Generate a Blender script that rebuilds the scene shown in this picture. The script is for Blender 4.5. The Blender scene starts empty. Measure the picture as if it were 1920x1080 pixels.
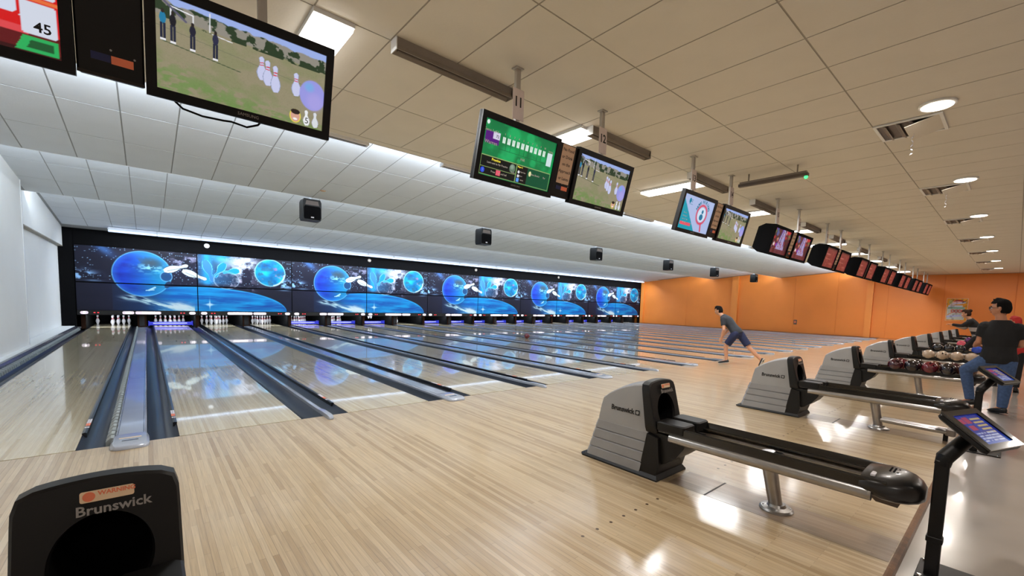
import bpy, bmesh, math, random
import numpy as np
from mathutils import Matrix, Vector, Euler

random.seed(7)
RNG = np.random.default_rng(11)
SC = bpy.context.scene
COL = SC.collection
PI = math.pi

# ------------------------------------------------------------------ camera, world, exposure, large lights
P = 3.3064        # spacing of the lane pairs
W = 0.6892        # block with the ball return between the lanes of a pair
L = 1.054         # lane width
NP = 10           # pairs

def make_camera():
    yaw, pit, rol, f = .7280, -.0775, .0314, 809.8668
    F = Vector((math.sin(yaw)*math.cos(pit), math.cos(yaw)*math.cos(pit), math.sin(pit)))
    R = Vector((math.cos(yaw), -math.sin(yaw), 0)); U = R.cross(F)
    R2 = R*math.cos(rol)+U*math.sin(rol); U2 = -R*math.sin(rol)+U*math.cos(rol)
    c = bpy.data.cameras.new('camera'); o = bpy.data.objects.new('camera', c); COL.objects.link(o)
    m = Matrix((R2, U2, -F)).transposed().to_4x4(); m.translation = (.1426, -5.2035, 1.3642)
    o.matrix_world = m
    c.sensor_width = 36; c.lens = f/1920*36; c.shift_x = -35.4855/1920; c.shift_y = 91.7152/1920
    c.clip_start = .05; c.clip_end = 200
    SC.camera = o
make_camera()

w = bpy.data.worlds.new('world'); SC.world = w; w.use_nodes = True
w.node_tree.nodes['Background'].inputs[0].default_value = (.75, .8, .9, 1)
w.node_tree.nodes['Background'].inputs[1].default_value = .1
SC.view_settings.view_transform = 'Standard'; SC.view_settings.look = 'None'
SC.view_settings.exposure = 0.0; SC.view_settings.gamma = 1.0; SC.view_settings.use_curve_mapping = False
try:
    SC.cycles.use_denoising = True; SC.cycles.denoiser = 'OPENIMAGEDENOISE'
    SC.cycles.max_bounces = 7; SC.cycles.diffuse_bounces = 4; SC.cycles.glossy_bounces = 4
    SC.cycles.sample_clamp_indirect = 6; SC.cycles.caustics_reflective = False; SC.cycles.caustics_refractive = False
    SC.cycles.use_light_tree = True
except Exception: pass

def area(name, loc, size, power, color, rot=(0, 0, 0), spread=180):
    l = bpy.data.lights.new(name, 'AREA'); l.shape = 'RECTANGLE'; l.size, l.size_y = size
    l.energy = power; l.color = color; l.spread = math.radians(spread)
    o = bpy.data.objects.new(name, l); COL.objects.link(o); o.location = loc; o.rotation_euler = rot
    o['kind'] = 'structure'
    return o
COOL = (.80, .90, 1.0); NEUT = (.96, .98, 1.0); WARM = (1.0, .92, .85)
XM, XS = 14.8, 33.0       # middle and span of the hall in x
# tubes hidden in the ceiling steps over the lanes, wall washer above the pin masks, pin deck tubes
area('cove_tube_light', (XM, 1.30, 3.68), (XS, .10), 950, COOL, (PI-.75, 0, 0))
area('cove_tube_light', (XM, 5.52, 3.64), (XS, .10), 680, COOL, (PI-.75, 0, 0))
area('cove_tube_light', (XM, 10.10, 3.64), (XS, .10), 680, COOL, (PI-.75, 0, 0))
area('mask_tube_light', (XM+.4, 15.05, 3.31), (31.5, .14), 780, COOL, (.42, 0, 0))
area('pin_deck_tube_light', (XM, 16.75, .52), (33.0, .06), 900, COOL, (1.15, 0, 0))
LIGHT_X = [1.3+3*i for i in range(10)]
for x in LIGHT_X:
    area('panel_light_lamp', (x, -.9, 3.478), (.26, 1.16), 68, NEUT)
DOWN_X = [2.7+3.6*i for i in range(8)]
for x in DOWN_X:
    area('downlight_lamp', (x, -4.48, 3.512), (.2, .2), 34, WARM)
for x in (0, 5, 10, 15, 20, 25, 30):  # unseen lamps added over the lounge behind the camera, without fittings
    area('added_lounge_lamp', (x, -8.6, 3.50), (.6, 1.2), 46, WARM)

# ------------------------------------------------------------------ materials
def lin(c):
    r = []
    for v in c[:3]:
        v = v/255.0
        r.append(v/12.92 if v <= .04045 else ((v+.055)/1.055)**2.4)
    return tuple(r)

def mat(name, rgb, rough=.5, metal=0, emis=0, var=.08, scale=8, coat=0, spec=.5, bump=0, erbg=None):
    m = bpy.data.materials.new(name); m.use_nodes = True
    nt = m.node_tree; b = nt.nodes['Principled BSDF']
    c = lin(rgb)
    if var:
        tc = nt.nodes.new('ShaderNodeTexCoord'); n = nt.nodes.new('ShaderNodeTexNoise')
        n.inputs['Scale'].default_value = scale; n.inputs['Detail'].default_value = 4
        nt.links.new(tc.outputs['Object'], n.inputs['Vector'])
        r = nt.nodes.new('ShaderNodeValToRGB')
        r.color_ramp.elements[0].position = .3; r.color_ramp.elements[1].position = .7
        r.color_ramp.elements[0].color = tuple(x*(1-var) for x in c)+(1,)
        r.color_ramp.elements[1].color = tuple(min(1, x*(1+var)) for x in c)+(1,)
        nt.links.new(n.outputs['Fac'], r.inputs['Fac']); nt.links.new(r.outputs['Color'], b.inputs['Base Color'])
        if bump:
            bp = nt.nodes.new('ShaderNodeBump'); bp.inputs['Strength'].default_value = bump; bp.inputs['Distance'].default_value = .004
            n2 = nt.nodes.new('ShaderNodeTexNoise'); n2.inputs['Scale'].default_value = scale*20
            nt.links.new(tc.outputs['Object'], n2.inputs['Vector'])
            nt.links.new(n2.outputs['Fac'], bp.inputs['Height']); nt.links.new(bp.outputs['Normal'], b.inputs['Normal'])
    else:
        b.inputs['Base Color'].default_value = c+(1,)
    b.inputs['Roughness'].default_value = rough; b.inputs['Metallic'].default_value = metal
    b.inputs['Coat Weight'].default_value = coat; b.inputs['Coat Roughness'].default_value = .05
    b.inputs['Specular IOR Level'].default_value = spec
    if emis:
        b.inputs['Emission Color'].default_value = lin(erbg or rgb)+(1,); b.inputs['Emission Strength'].default_value = emis
    return m

def print_mat(name, emis=0, rough=.4, gain=1.0):
    m = bpy.data.materials.new(name); m.use_nodes = True
    nt = m.node_tree; b = nt.nodes['Principled BSDF']
    a = nt.nodes.new('ShaderNodeAttribute'); a.attribute_name = 'Col'
    if emis:
        b.inputs['Base Color'].default_value = (.01, .01, .01, 1)
        nt.links.new(a.outputs['Color'], b.inputs['Emission Color']); b.inputs['Emission Strength'].default_value = emis
    else:
        nt.links.new(a.outputs['Color'], b.inputs['Base Color'])
    b.inputs['Roughness'].default_value = rough
    if not emis: b.inputs['Specular IOR Level'].default_value = .2
    return m

def wood_mat(name, tones, board, length, rough, coat, crough=.06, grain=.12, mortar=.0007):
    m = bpy.data.materials.new(name); m.use_nodes = True
    nt = m.node_tree; N = nt.nodes; K = nt.links; b = N['Principled BSDF']
    tc = N.new('ShaderNodeTexCoord'); sp = N.new('ShaderNodeSeparateXYZ'); cb = N.new('ShaderNodeCombineXYZ')
    K.new(tc.outputs['Object'], sp.inputs[0]); K.new(sp.outputs[1], cb.inputs[0]); K.new(sp.outputs[0], cb.inputs[1])
    br = N.new('ShaderNodeTexBrick'); K.new(cb.outputs[0], br.inputs['Vector'])
    br.inputs['Scale'].default_value = 1; br.inputs['Brick Width'].default_value = length; br.inputs['Row Height'].default_value = board
    br.inputs['Mortar Size'].default_value = mortar; br.inputs['Mortar Smooth'].default_value = .3; br.inputs['Bias'].default_value = 0
    br.offset = .37; br.offset_frequency = 2; br.squash = 1
    br.inputs['Color1'].default_value = lin(tones[0])+(1,); br.inputs['Color2'].default_value = lin(tones[1])+(1,)
    br.inputs['Mortar'].default_value = lin(tones[3])+(1,)
    # tone of each board row
    dv = N.new('ShaderNodeMath'); dv.operation = 'DIVIDE'; dv.inputs[1].default_value = board; K.new(sp.outputs[0], dv.inputs[0])
    fl = N.new('ShaderNodeMath'); fl.operation = 'FLOOR'; K.new(dv.outputs[0], fl.inputs[0])
    wn = N.new('ShaderNodeTexWhiteNoise'); wn.noise_dimensions = '1D'; K.new(fl.outputs[0], wn.inputs['W'])
    mx = N.new('ShaderNodeMix'); mx.data_type = 'RGBA'; mx.inputs['B'].default_value = lin(tones[2])+(1,)
    ml = N.new('ShaderNodeMath'); ml.operation = 'MULTIPLY'; ml.inputs[1].default_value = .75; K.new(wn.outputs['Value'], ml.inputs[0])
    K.new(ml.outputs[0], mx.inputs['Factor']); K.new(br.outputs['Color'], mx.inputs['A'])
    # grain streaks along the boards
    mp = N.new('ShaderNodeMapping'); mp.inputs['Scale'].default_value = (1, .035, 1); K.new(tc.outputs['Object'], mp.inputs[0])
    ns = N.new('ShaderNodeTexNoise'); ns.inputs['Scale'].default_value = 130; ns.inputs['Detail'].default_value = 5; K.new(mp.outputs[0], ns.inputs['Vector'])
    mr = N.new('ShaderNodeMapRange'); mr.inputs['From Min'].default_value = .3; mr.inputs['From Max'].default_value = .7
    mr.inputs['To Min'].default_value = 1-grain*1.6; mr.inputs['To Max'].default_value = 1+grain; K.new(ns.outputs['Fac'], mr.inputs['Value'])
    m2 = N.new('ShaderNodeMix'); m2.data_type = 'RGBA'; m2.blend_type = 'MULTIPLY'; m2.inputs['Factor'].default_value = 1
    K.new(mx.outputs['Result'], m2.inputs['A']); K.new(mr.outputs[0], m2.inputs['B'])
    K.new(m2.outputs['Result'], b.inputs['Base Color'])
    b.inputs['Roughness'].default_value = rough; b.inputs['Coat Weight'].default_value = coat; b.inputs['Coat Roughness'].default_value = crough
    return m

M = dict(
    approach=wood_mat('approach wood', ((196, 171, 133), (164, 136, 98), (208, 187, 152), (106, 84, 60)), .0300, .62, .3, .9, .14, .09, .0011),
    access=wood_mat('access panel wood', ((156, 132, 108), (138, 114, 92), (166, 144, 120), (104, 82, 60)), .0270, .95, .33, .6, .12, .14),
    lane=wood_mat('lane wood', ((206, 191, 158), (187, 168, 133), (217, 204, 174), (150, 130, 98)), .0270, 1.1, .22, .75, .03, .06),
    trim=wood_mat('wood nosing', ((120, 82, 52), (108, 72, 44), (132, 94, 62), (80, 52, 30)), .05, 2.0, .35, .3, .1, .2),
    gutter=mat('dark gutter plastic', (20, 26, 38), .33, 0, 0, .1, 3, .08, .35),
    capw=mat('grey capping', (158, 164, 176), .2, .1, 0, .04, 3, .4),
    capb=mat('dark slate capping', (56, 66, 84), .25, 0, 0, .06, 3, .3),
    rail=mat('black bumper rail', (20, 22, 28), .3, 0, 0, .05),
    rib=mat('ribbed bumper', (150, 156, 154), .45, 0, 0, .1),
    black=mat('black paint', (7, 7, 9), .9, 0, 0, .1, 3, 0, .12),
    blackgloss=mat('glossy black plastic', (14, 14, 15), .16, 0, 0, .05, 5, .4),
    nose=mat('dark moulded plastic', (22, 21, 21), .3, 0, 0, .1, 6, .15),
    blackmat=mat('matt black plastic', (15, 14, 13), .45, 0, 0, .12, 6, 0, .3),
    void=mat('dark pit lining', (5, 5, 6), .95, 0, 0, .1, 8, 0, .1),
    hood=mat('grey moulded plastic', (146, 146, 146), .38, .0, 0, .05, 5, .2, .5, .15),
    hoodrib=mat('grey ribbed plastic', (136, 136, 137), .45, .0, 0, .06, 5, .1, .5, .2),
    steel=mat('brushed steel', (168, 166, 164), .3, .9, 0, .08, 12),
    chrome=mat('polished steel', (205, 205, 205), .15, 1, 0, .04, 12),
    tile=mat('ceiling tile', (220, 215, 206), .85, 0, 0, .025, 2.5, 0, .3, .25),
    tilel=mat('white ceiling tile', (216, 221, 227), .85, 0, 0, .02, 2.5, 0, .3, .25),
    grid=mat('ceiling grid bar', (158, 152, 142), .7, 0, 0, .05),
    gridl=mat('white ceiling grid bar', (150, 153, 155), .7, 0, 0, .05),
    wallw=mat('white painted wall', (248, 249, 248), .6, 0, 0, .02, 1.2),
    orange=mat('orange painted wall', (234, 136, 56), .42, 0, 0, .04, .8),
    orangel=mat('orange column', (238, 146, 66), .42, 0, 0, .04, .8),
    beige=mat('beige back wall', (168, 146, 126), .7, 0, 0, .05, 1),
    vinyl=mat('grey polished vinyl floor', (172, 164, 157), .2, 0, 0, .14, .9, .5),
    white=mat('white enamel', (232, 234, 236), .4, 0, 0, .03),
    lamp=mat('lit diffuser', (255, 252, 246), .5, 0, 6.0, 0),
    lampc=mat('lit cool diffuser', (205, 226, 255), .5, 0, .85, 0),
    lampw=mat('lit warm diffuser', (255, 240, 220), .5, 0, 9.0, 0),
    polep=mat('silver painted pole', (186, 182, 176), .45, .2, 0, .05),
    trough=mat('dull grey trough', (148, 140, 132), .6, 0, 0, .08, 6),
    doorg=mat('dark grey door', (58, 57, 58), .8, 0, 0, .1, 6, 0, .2),
    tvb=mat('black screen bezel', (11, 11, 12), .42, 0, 0, .05, 6, 0, .25),
    galv=mat('dull galvanised metal', (134, 126, 118), .45, .5, 0, .1, 6),
    galvd=mat('dark inner reflector', (96, 86, 80), .5, .3, 0, .1, 6),
    paper=mat('pale notice paper', (228, 214, 210), .8, 0, 0, .05),
    tan=mat('tan notice paper', (196, 164, 138), .8, 0, 0, .05),
    ink=mat('black ink', (20, 18, 20), .6, 0, 0, 0),
    inkw=mat('white lettering', (225, 225, 228), .5, 0, 0, 0),
    inkg=mat('grey lettering', (150, 146, 142), .4, .4, 0, 0),
    signlit=mat('lit white sign letters', (255, 248, 250), .5, 0, 2.2, 0),
    signback=mat('lit sign backing', (232, 214, 222), .5, 0, .34, 0),
    redled=mat('red indicator light', (255, 50, 60), .4, 0, 1.2, 0),
    greenled=mat('green indicator light', (60, 240, 120), .4, 0, 2.5, 0),
    sweep=mat('blue lacquered bar', (40, 44, 150), .25, .3, 0, .1, 5, .5),
    sweepl=mat('violet bar stripe', (150, 150, 240), .3, .1, 0, .1, 5, .3),
    brown=mat('brown laminate edge', (52, 28, 15), .8, 0, 0, .15, 8, 0, .2),
    pinw=mat('white pin plastic', (236, 232, 236), .25, 0, 0, .03, 10, .4),
    pinr=mat('red pin stripe', (196, 30, 50), .3, 0, 0, 0),
    skin=mat('skin', (196, 142, 112), .55, 0, 0, .06, 20),
    skinb=mat('skin tan', (176, 120, 90), .55, 0, 0, .06, 20),
    hair=mat('black hair', (15, 12, 12), .9, 0, 0, .3, 60, 0, .15),
    hairb=mat('dark brown hair', (52, 36, 28), .9, 0, 0, .3, 60, 0, .15),
    tshirt=mat('dark grey shirt', (36, 39, 46), .8, 0, 0, .12, 20),
    tshirtk=mat('black shirt', (14, 14, 16), .85, 0, 0, .12, 20),
    shorts=mat('navy shorts', (26, 34, 70), .8, 0, 0, .12, 20),
    jeans=mat('blue denim', (60, 84, 124), .85, 0, 0, .2, 30),
    blackcloth=mat('black trousers', (18, 17, 19), .85, 0, 0, .15, 20),
    redcloth=mat('red top', (172, 34, 30), .8, 0, 0, .12, 20),
    stripe=None,
    whitecloth=mat('white striped cloth', (206, 198, 196), .8, 0, 0, .12, 20),
    shoe=mat('black shoe', (22, 22, 24), .5, 0, 0, .1, 20),
    sole=mat('white sole', (200, 198, 194), .6, 0, 0, .05, 20),
    labelo=mat('orange warning label', (226, 120, 84), .5, 0, 0, .05),
    labelc=mat('cream label', (226, 196, 160), .5, 0, 0, .05),
    labelw=mat('white label', (212, 208, 214), .5, 0, 0, .05),
    labelb=mat('dark blue label', (16, 26, 76), .4, 0, 0, .05),
    foil=mat('silver ribbon', (210, 214, 226), .2, .8, 0, .1),
    marker=mat('dark inlay', (70, 50, 34), .3, 0, 0, .1, 8, .5),
    seam=mat('dark joint', (48, 38, 30), .6, 0, 0, 0),
    screen=print_mat('lit screen', 1.0, .25), mural=print_mat('printed mural panel', 0, .5), poster=print_mat('printed poster', 0, .5),
    tablet=print_mat('lit tablet', .6, .2),
)

def stripe_mat():
    m = mat('black and pale banded cloth', (24, 22, 24), .85, 0, 0, 0); nt = m.node_tree; b = nt.nodes['Principled BSDF']
    tc = nt.nodes.new('ShaderNodeTexCoord'); sp = nt.nodes.new('ShaderNodeSeparateXYZ'); rp = nt.nodes.new('ShaderNodeValToRGB'); rp.color_ramp.interpolation = 'CONSTANT'
    nt.links.new(tc.outputs['Generated'], sp.inputs[0]); nt.links.new(sp.outputs[2], rp.inputs['Fac']); nt.links.new(rp.outputs['Color'], b.inputs['Base Color'])
    e = rp.color_ramp.elements; e[0].position = 0; e[0].color = lin((150, 140, 134))+(1,); e[1].position = .26; e[1].color = lin((24, 22, 24))+(1,)
    for p_, c_ in ((.40, (178, 168, 164)), (.58, (24, 22, 24))): q_ = e.new(p_); q_.color = lin(c_)+(1,)
    return m
M['stripe'] = stripe_mat()

# ------------------------------------------------------------------ mesh helpers
class MB:
    def __init__(s): s.v = []; s.f = []; s.m = []
    def add(s, vs, fs, mi=0):
        o = len(s.v); s.v += [tuple(v) for v in vs]; s.f += [tuple(i+o for i in f) for f in fs]; s.m += [mi]*len(fs); return s
    def box(s, x0, x1, y0, y1, z0, z1, mi=0, bev=0):
        if bev:
            b = bev
            ring = lambda z, i: [(x0+i+b, y0+i, z), (x1-i-b, y0+i, z), (x1-i, y0+i+b, z), (x1-i, y1-i-b, z), (x1-i-b, y1-i, z), (x0+i+b, y1-i, z), (x0+i, y1-i-b, z), (x0+i, y0+i+b, z)]
            return s.loft([ring(z0, b*.6), ring(z0+b*.6, 0), ring(z1-b*.6, 0), ring(z1, b*.6)], mi)
        return s.add([(x0, y0, z0), (x1, y0, z0), (x1, y1, z0), (x0, y1, z0), (x0, y0, z1), (x1, y0, z1), (x1, y1, z1), (x0, y1, z1)],
                     [(0, 3, 2, 1), (4, 5, 6, 7), (0, 1, 5, 4), (1, 2, 6, 5), (2, 3, 7, 6), (3, 0, 4, 7)], mi)
    def loft(s, rings, mi=0, cap=True, closed=True):
        n = len(rings[0]); vs = [p for r in rings for p in r]; fs = []
        for i in range(len(rings)-1):
            for j in range(n if closed else n-1):
                k = (j+1) % n; fs.append((i*n+j, i*n+k, (i+1)*n+k, (i+1)*n+j))
        if cap:
            fs.append(tuple(range(n-1, -1, -1))); fs.append(tuple((len(rings)-1)*n+i for i in range(n)))
        return s.add(vs, fs, mi)
    def tube(s, pts, r, n=12, mi=0, cap=True):
        pts = [Vector(p) for p in pts]; rs = r if isinstance(r, (list, tuple)) else [r]*len(pts); rings = []
        for i, p in enumerate(pts):
            d = (pts[min(i+1, len(pts)-1)]-pts[max(i-1, 0)]).normalized()
            a = d.cross(Vector((0, 0, 1)));
            if a.length < .1: a = d.cross(Vector((0, 1, 0)))
            a.normalize(); b = a.cross(d)
            rings.append([p+a*rs[i]*math.cos(t)+b*rs[i]*math.sin(t) for t in [2*PI*k/n for k in range(n)]])
        return s.loft(rings, mi, cap)
    def lathe(s, prof, n=20, c=(0, 0, 0), mi=0, mfun=None):
        rings = [[(c[0]+r*math.cos(2*PI*k/n), c[1]+r*math.sin(2*PI*k/n), c[2]+z) for k in range(n)] for r, z in prof]
        if mfun is None: return s.loft(rings, mi)
        for i in range(len(rings)-1): s.loft(rings[i:i+2], mfun(i), False)
        s.add(rings[0], [tuple(range(n-1, -1, -1))], 0); s.add(rings[-1], [tuple(range(n))], 0)
        return s
    def prism(s, poly, a, b, ax='x', mi=0):
        def q(p, t):
            return (t, p[0], p[1]) if ax == 'x' else ((p[0], t, p[1]) if ax == 'y' else (p[0], p[1], t))
        return s.loft([[q(p, a) for p in poly], [q(p, b) for p in poly]], mi)
    def ball(s, c, r, n=16, mi=0, sc=(1, 1, 1)):
        rings = []
        for i in range(1, n//2):
            t = PI*i/(n//2); rings.append([(c[0]+r*sc[0]*math.sin(t)*math.cos(2*PI*k/n), c[1]+r*sc[1]*math.sin(t)*math.sin(2*PI*k/n), c[2]-r*sc[2]*math.cos(t)) for k in range(n)])
        o = len(s.v); s.loft(rings, mi, False)
        m = len(rings)*n; s.v += [(c[0], c[1], c[2]-r*sc[2]), (c[0], c[1], c[2]+r*sc[2])]
        for k in range(n):
            s.f.append((o+m, o+(k+1) % n, o+k)); s.m.append(mi)
            s.f.append((o+m+1, o+m-n+k, o+m-n+(k+1) % n)); s.m.append(mi)
        return s
    def mesh(s, name, mats, smooth=30):
        me = bpy.data.meshes.new(name); me.from_pydata(s.v, [], s.f); me.update()
        for mm in (mats if isinstance(mats, (list, tuple)) else [mats]): me.materials.append(mm)
        if any(s.m): me.polygons.foreach_set('material_index', s.m)
        bm = bmesh.new(); bm.from_mesh(me); bmesh.ops.recalc_face_normals(bm, faces=bm.faces); bm.to_mesh(me); bm.free()
        if smooth:
            me.polygons.foreach_set('use_smooth', [True]*len(me.polygons)); me.set_sharp_from_angle(angle=math.radians(smooth))
        return me
    def build(s, name, mats, parent=None, smooth=30, **kw):
        return link(name, s.mesh(name, mats, smooth), parent, **kw)

def link(name, data, parent=None, loc=None, rot=None, **props):
    o = bpy.data.objects.new(name, data); COL.objects.link(o)
    if parent is not None: o.parent = parent
    if loc is not None: o.location = loc
    if rot is not None: o.rotation_euler = rot
    for k, v in props.items(): o[k] = v
    return o

def thing(name, label, cat, loc=(0, 0, 0), rot=(0, 0, 0), group=None):
    o = bpy.data.objects.new(name, None); COL.objects.link(o); o.location = loc; o.rotation_euler = rot
    o.empty_display_size = .1; o['label'] = label; o['category'] = cat
    if group: o['group'] = group
    return o

def tag(o, label, cat, group=None):
    o['label'] = label; o['category'] = cat
    if group: o['group'] = group
    return o

KIDS = {}
def copy_tree(o, label=None, group=None, loc=None, parent=None):
    c = o.copy(); COL.objects.link(c)
    if parent is not None: c.parent = parent
    if label: c['label'] = label
    if group: c['group'] = group
    if loc is not None: c.location = loc
    for ch in list(o.children): copy_tree(ch, parent=c)
    return c

def rect(w_, h_): return [(-w_/2, -h_/2), (w_/2, -h_/2), (w_/2, h_/2), (-w_/2, h_/2)]
def rrect(w_, h_, r, n=5, cx=0, cy=0):
    out = []
    for sx, sy, a0 in ((1, 1, 0), (-1, 1, 90), (-1, -1, 180), (1, -1, 270)):
        for k in range(n):
            a = math.radians(a0+90*k/(n-1)); out.append((cx+sx*(w_/2-r)+r*math.cos(a), cy+sy*(h_/2-r)+r*math.sin(a)))
    return out

TXT = {}
def text(body, size, m, parent=None, loc=(0, 0, 0), rot=(PI/2, 0, 0), depth=.0015, align='CENTER', name='lettering', sx=1.0, bold=0):
    key = (body, size, m.name, depth, align, bold)
    if key not in TXT:
        cu = bpy.data.curves.new('lettering', 'FONT'); cu.body = body; cu.size = size; cu.extrude = depth; cu.align_x = align
        cu.align_y = 'CENTER'; cu.resolution_u = 2; cu.offset = bold
        o = bpy.data.objects.new('tmp_lettering', cu); COL.objects.link(o)
        bpy.context.view_layer.update()
        me = bpy.data.meshes.new_from_object(o.evaluated_get(bpy.context.evaluated_depsgraph_get()))
        bpy.data.objects.remove(o); me.materials.clear(); me.materials.append(m); TXT[key] = me
    o = link(name, TXT[key], parent, loc, rot); o.scale = (sx, 1, 1)
    return o

# value noise for printed pictures
LAT = RNG.random((64, 64))
def vnoise(x, y, oct=4):
    out = 0; amp = 1; tot = 0
    for o_ in range(oct):
        xi = np.floor(x).astype(int); yi = np.floor(y).astype(int); fx = x-xi; fy = y-yi
        fx = fx*fx*(3-2*fx); fy = fy*fy*(3-2*fy)
        g = lambda a, b: LAT[(a+17*o_) % 64, (b+31*o_) % 64]
        out = out+amp*((g(xi, yi)*(1-fx)+g(xi+1, yi)*fx)*(1-fy)+(g(xi, yi+1)*(1-fx)+g(xi+1, yi+1)*fx)*fy)
        tot += amp; amp *= .5; x = x*2.03; y = y*2.03
    return out/tot
def sstep(a, b, x):
    t = np.clip((x-a)/(b-a), 0, 1); return t*t*(3-2*t)
class Pic:
    """paints a flat printed picture into per-vertex colours (sRGB 0..255), coordinates in the picture's own units"""
    def __init__(s, X, Y, base): s.X, s.Y = X, Y; s.c = np.ones(X.shape+(3,))*np.array(base, float)
    def mix(s, mask, col):
        mk = np.clip(mask, 0, 1)[..., None]; s.c = s.c*(1-mk)+np.array(col, float)*mk; return s
    def rect(s, x0, x1, y0, y1, col, a=1): return s.mix(a*((s.X >= x0) & (s.X <= x1) & (s.Y >= y0) & (s.Y <= y1)), col)
    def ell(s, cx, cy, rx, ry, col, a=1, soft=.06, rot=0):
        dx, dy = s.X-cx, s.Y-cy; ca, sa = math.cos(rot), math.sin(rot)
        d = np.sqrt(((dx*ca+dy*sa)/rx)**2+((-dx*sa+dy*ca)/ry)**2); return s.mix(a*(1-sstep(1-soft, 1+soft, d)), col)
    def ring(s, cx, cy, rx, ry, wd, col, a=1):
        d = np.sqrt(((s.X-cx)/rx)**2+((s.Y-cy)/ry)**2); return s.mix(a*np.exp(-((d-1)/wd)**2), col)
    def line(s, x0, y0, x1, y1, wd, col, a=1):
        dx, dy = x1-x0, y1-y0; t = np.clip(((s.X-x0)*dx+(s.Y-y0)*dy)/(dx*dx+dy*dy), 0, 1)
        d = np.hypot(s.X-x0-t*dx, s.Y-y0-t*dy); return s.mix(a*(1-sstep(wd*.6, wd*1.1, d)), col)
    def pin(s, bx, by, hx, hy, r, col, edge=(40, 60, 90), stripe=None):
        # tenpin silhouette from butt to head
        dx, dy = hx-bx, hy-by; ln = math.hypot(dx, dy); ux, uy = dx/ln, dy/ln
        t = ((s.X-bx)*ux+(s.Y-by)*uy)/ln; q = np.abs(-(s.X-bx)*uy+(s.Y-by)*ux)
        prof = np.interp(t, [-.001, 0, .12, .3, .45, .62, .72, .82, .93, 1.0, 1.001], [0, .45, .8, 1, .85, .45, .36, .46, .5, .2, 0])*r
        s.mix((q < prof*1.18) & (t > -.02) & (t < 1.02), edge); s.mix((q < prof) & (t > 0) & (t < 1), col)
        if stripe: s.mix((q < prof) & (((t > .62) & (t < .66)) | ((t > .72) & (t < .76))), stripe)
        return s
    def lin(s): 
        c = np.clip(s.c, 0, 255)/255.0; return np.where(c <= .04045, c/12.92, ((c+.055)/1.055)**2.4)

def print_mesh(name, x0, x1, y0, y1, nx, ny, paint, m, plane='xz', tilt=0, back=.004):
    """flat printed plate: grid facing -y (plane xz) or +z (plane xy) with thin backing"""
    xs = np.linspace(x0, x1, nx+1); ys = np.linspace(y0, y1, ny+1); X, Y = np.meshgrid(xs, ys)
    cl = paint(X, Y).reshape(-1, 3); n = X.size
    if plane == 'xz': co = np.stack([X.ravel(), np.zeros(n), Y.ravel()], 1)
    elif plane == 'yz': co = np.stack([np.zeros(n), -X.ravel(), Y.ravel()], 1)
    else: co = np.stack([X.ravel(), Y.ravel(), np.zeros(n)], 1)
    i = np.arange(nx*ny); a = (i//nx)*(nx+1)+i % nx
    fc = np.stack([a, a+1, a+nx+2, a+nx+1], 1)
    me = bpy.data.meshes.new(name); me.from_pydata(co.tolist(), [], fc.tolist())
    at = me.color_attributes.new('Col', 'FLOAT_COLOR', 'POINT')
    at.data.foreach_set('color', np.concatenate([cl, np.ones((n, 1))], 1).ravel().astype(np.float32))
    me.materials.append(m); me.update()
    return me

# ------------------------------------------------------------------ setting: floors
XL, XR = -1.8, 31.6       # inner faces of left and right walls
YE = -4.84                # edge of the wooden approach
fl = MB().box(XL, XR, YE, -.008, -.12, 0).build('floor', M['approach'], kind='structure')
MB().box(XL, XR, -12, YE, -.15, -.035).build('floor', M['vinyl'], kind='structure')
MB().box(XL, XR, -.008, 20.2, -.3, -.14).build('floor', M['void'], kind='structure')
tr = MB().prism([(YE-.035, -.034), (YE, -.034), (YE, .002), (YE-.012, .004), (YE-.03, -.004)], XL, XR).build('trim_1', M['trim'], kind='structure')
seam = MB().box(-.004, .004, 0, .3, 0, .0006).mesh('board_joint', M['seam'], 0)
dot_me = MB().lathe([(.011, 0), (.011, .0007)], 10).mesh('approach_dot', M['marker'])
def lane_x(i): return (i//2)*P+(-1 if i % 2 == 0 else 1)*(W/2+L/2)
for i in range(1, 9):
    for k in range(7): link('approach_dot', dot_me, fl, (lane_x(i)+(k-3)*.1335, -3.597, 0))
acc = MB().box(-.17, .17, -4.835, -3.78, 0, .0012).box(-.17, .17, -3.772, -3.48, 0, .0012).mesh('access_panel', M['access'], 0)
sm_ = MB().box(-.172, .178, -3.784, -3.770, 0, .0016).mesh('panel_joint', M['seam'], 0)
for k in range(NP):
    link('access_panel', acc, fl, (k*P+.032, 0, 0)); link('panel_joint', sm_, fl, (k*P+.032, 0, 0))

# ------------------------------------------------------------------ setting: walls
wl = MB().box(-2.5, XL, -12, 9.1, -.15, 4.3).build('wall_left', M['wallw'], kind='structure')
MB().box(-2.5, -2.02, 9.1, 20.2, -.15, 4.3).build('wall_left', M['wallw'], kind='structure')
bk = MB().box(-2.02, -1.90, 9.1, 16.10, 2.80, 4.2).build('wall_left', M['wallw'], kind='structure')
MB().box(-2.019, -2.012, 9.12, 12.6, .14, 2.79).box(-2.019, -2.012, 12.61, 16.08, .14, 2.79).build('trim_2', M['wallw'], kind='structure')
MB().box(-2.02, -1.895, 9.1, 16.1, 2.775, 2.80).build('trim_3', M['grid'], kind='structure')
MB().box(XL, -1.705, -.0, 9.1, -.14, .115).box(-2.012, -1.705, 9.1, 16.1, -.14, .115).build('trim_4', M['wallw'], kind='structure')
MB().box(-1.86, XL+.012, 9.06, 9.112, .115, 3.70).build('trim_5', M['white'], kind='structure')

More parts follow.
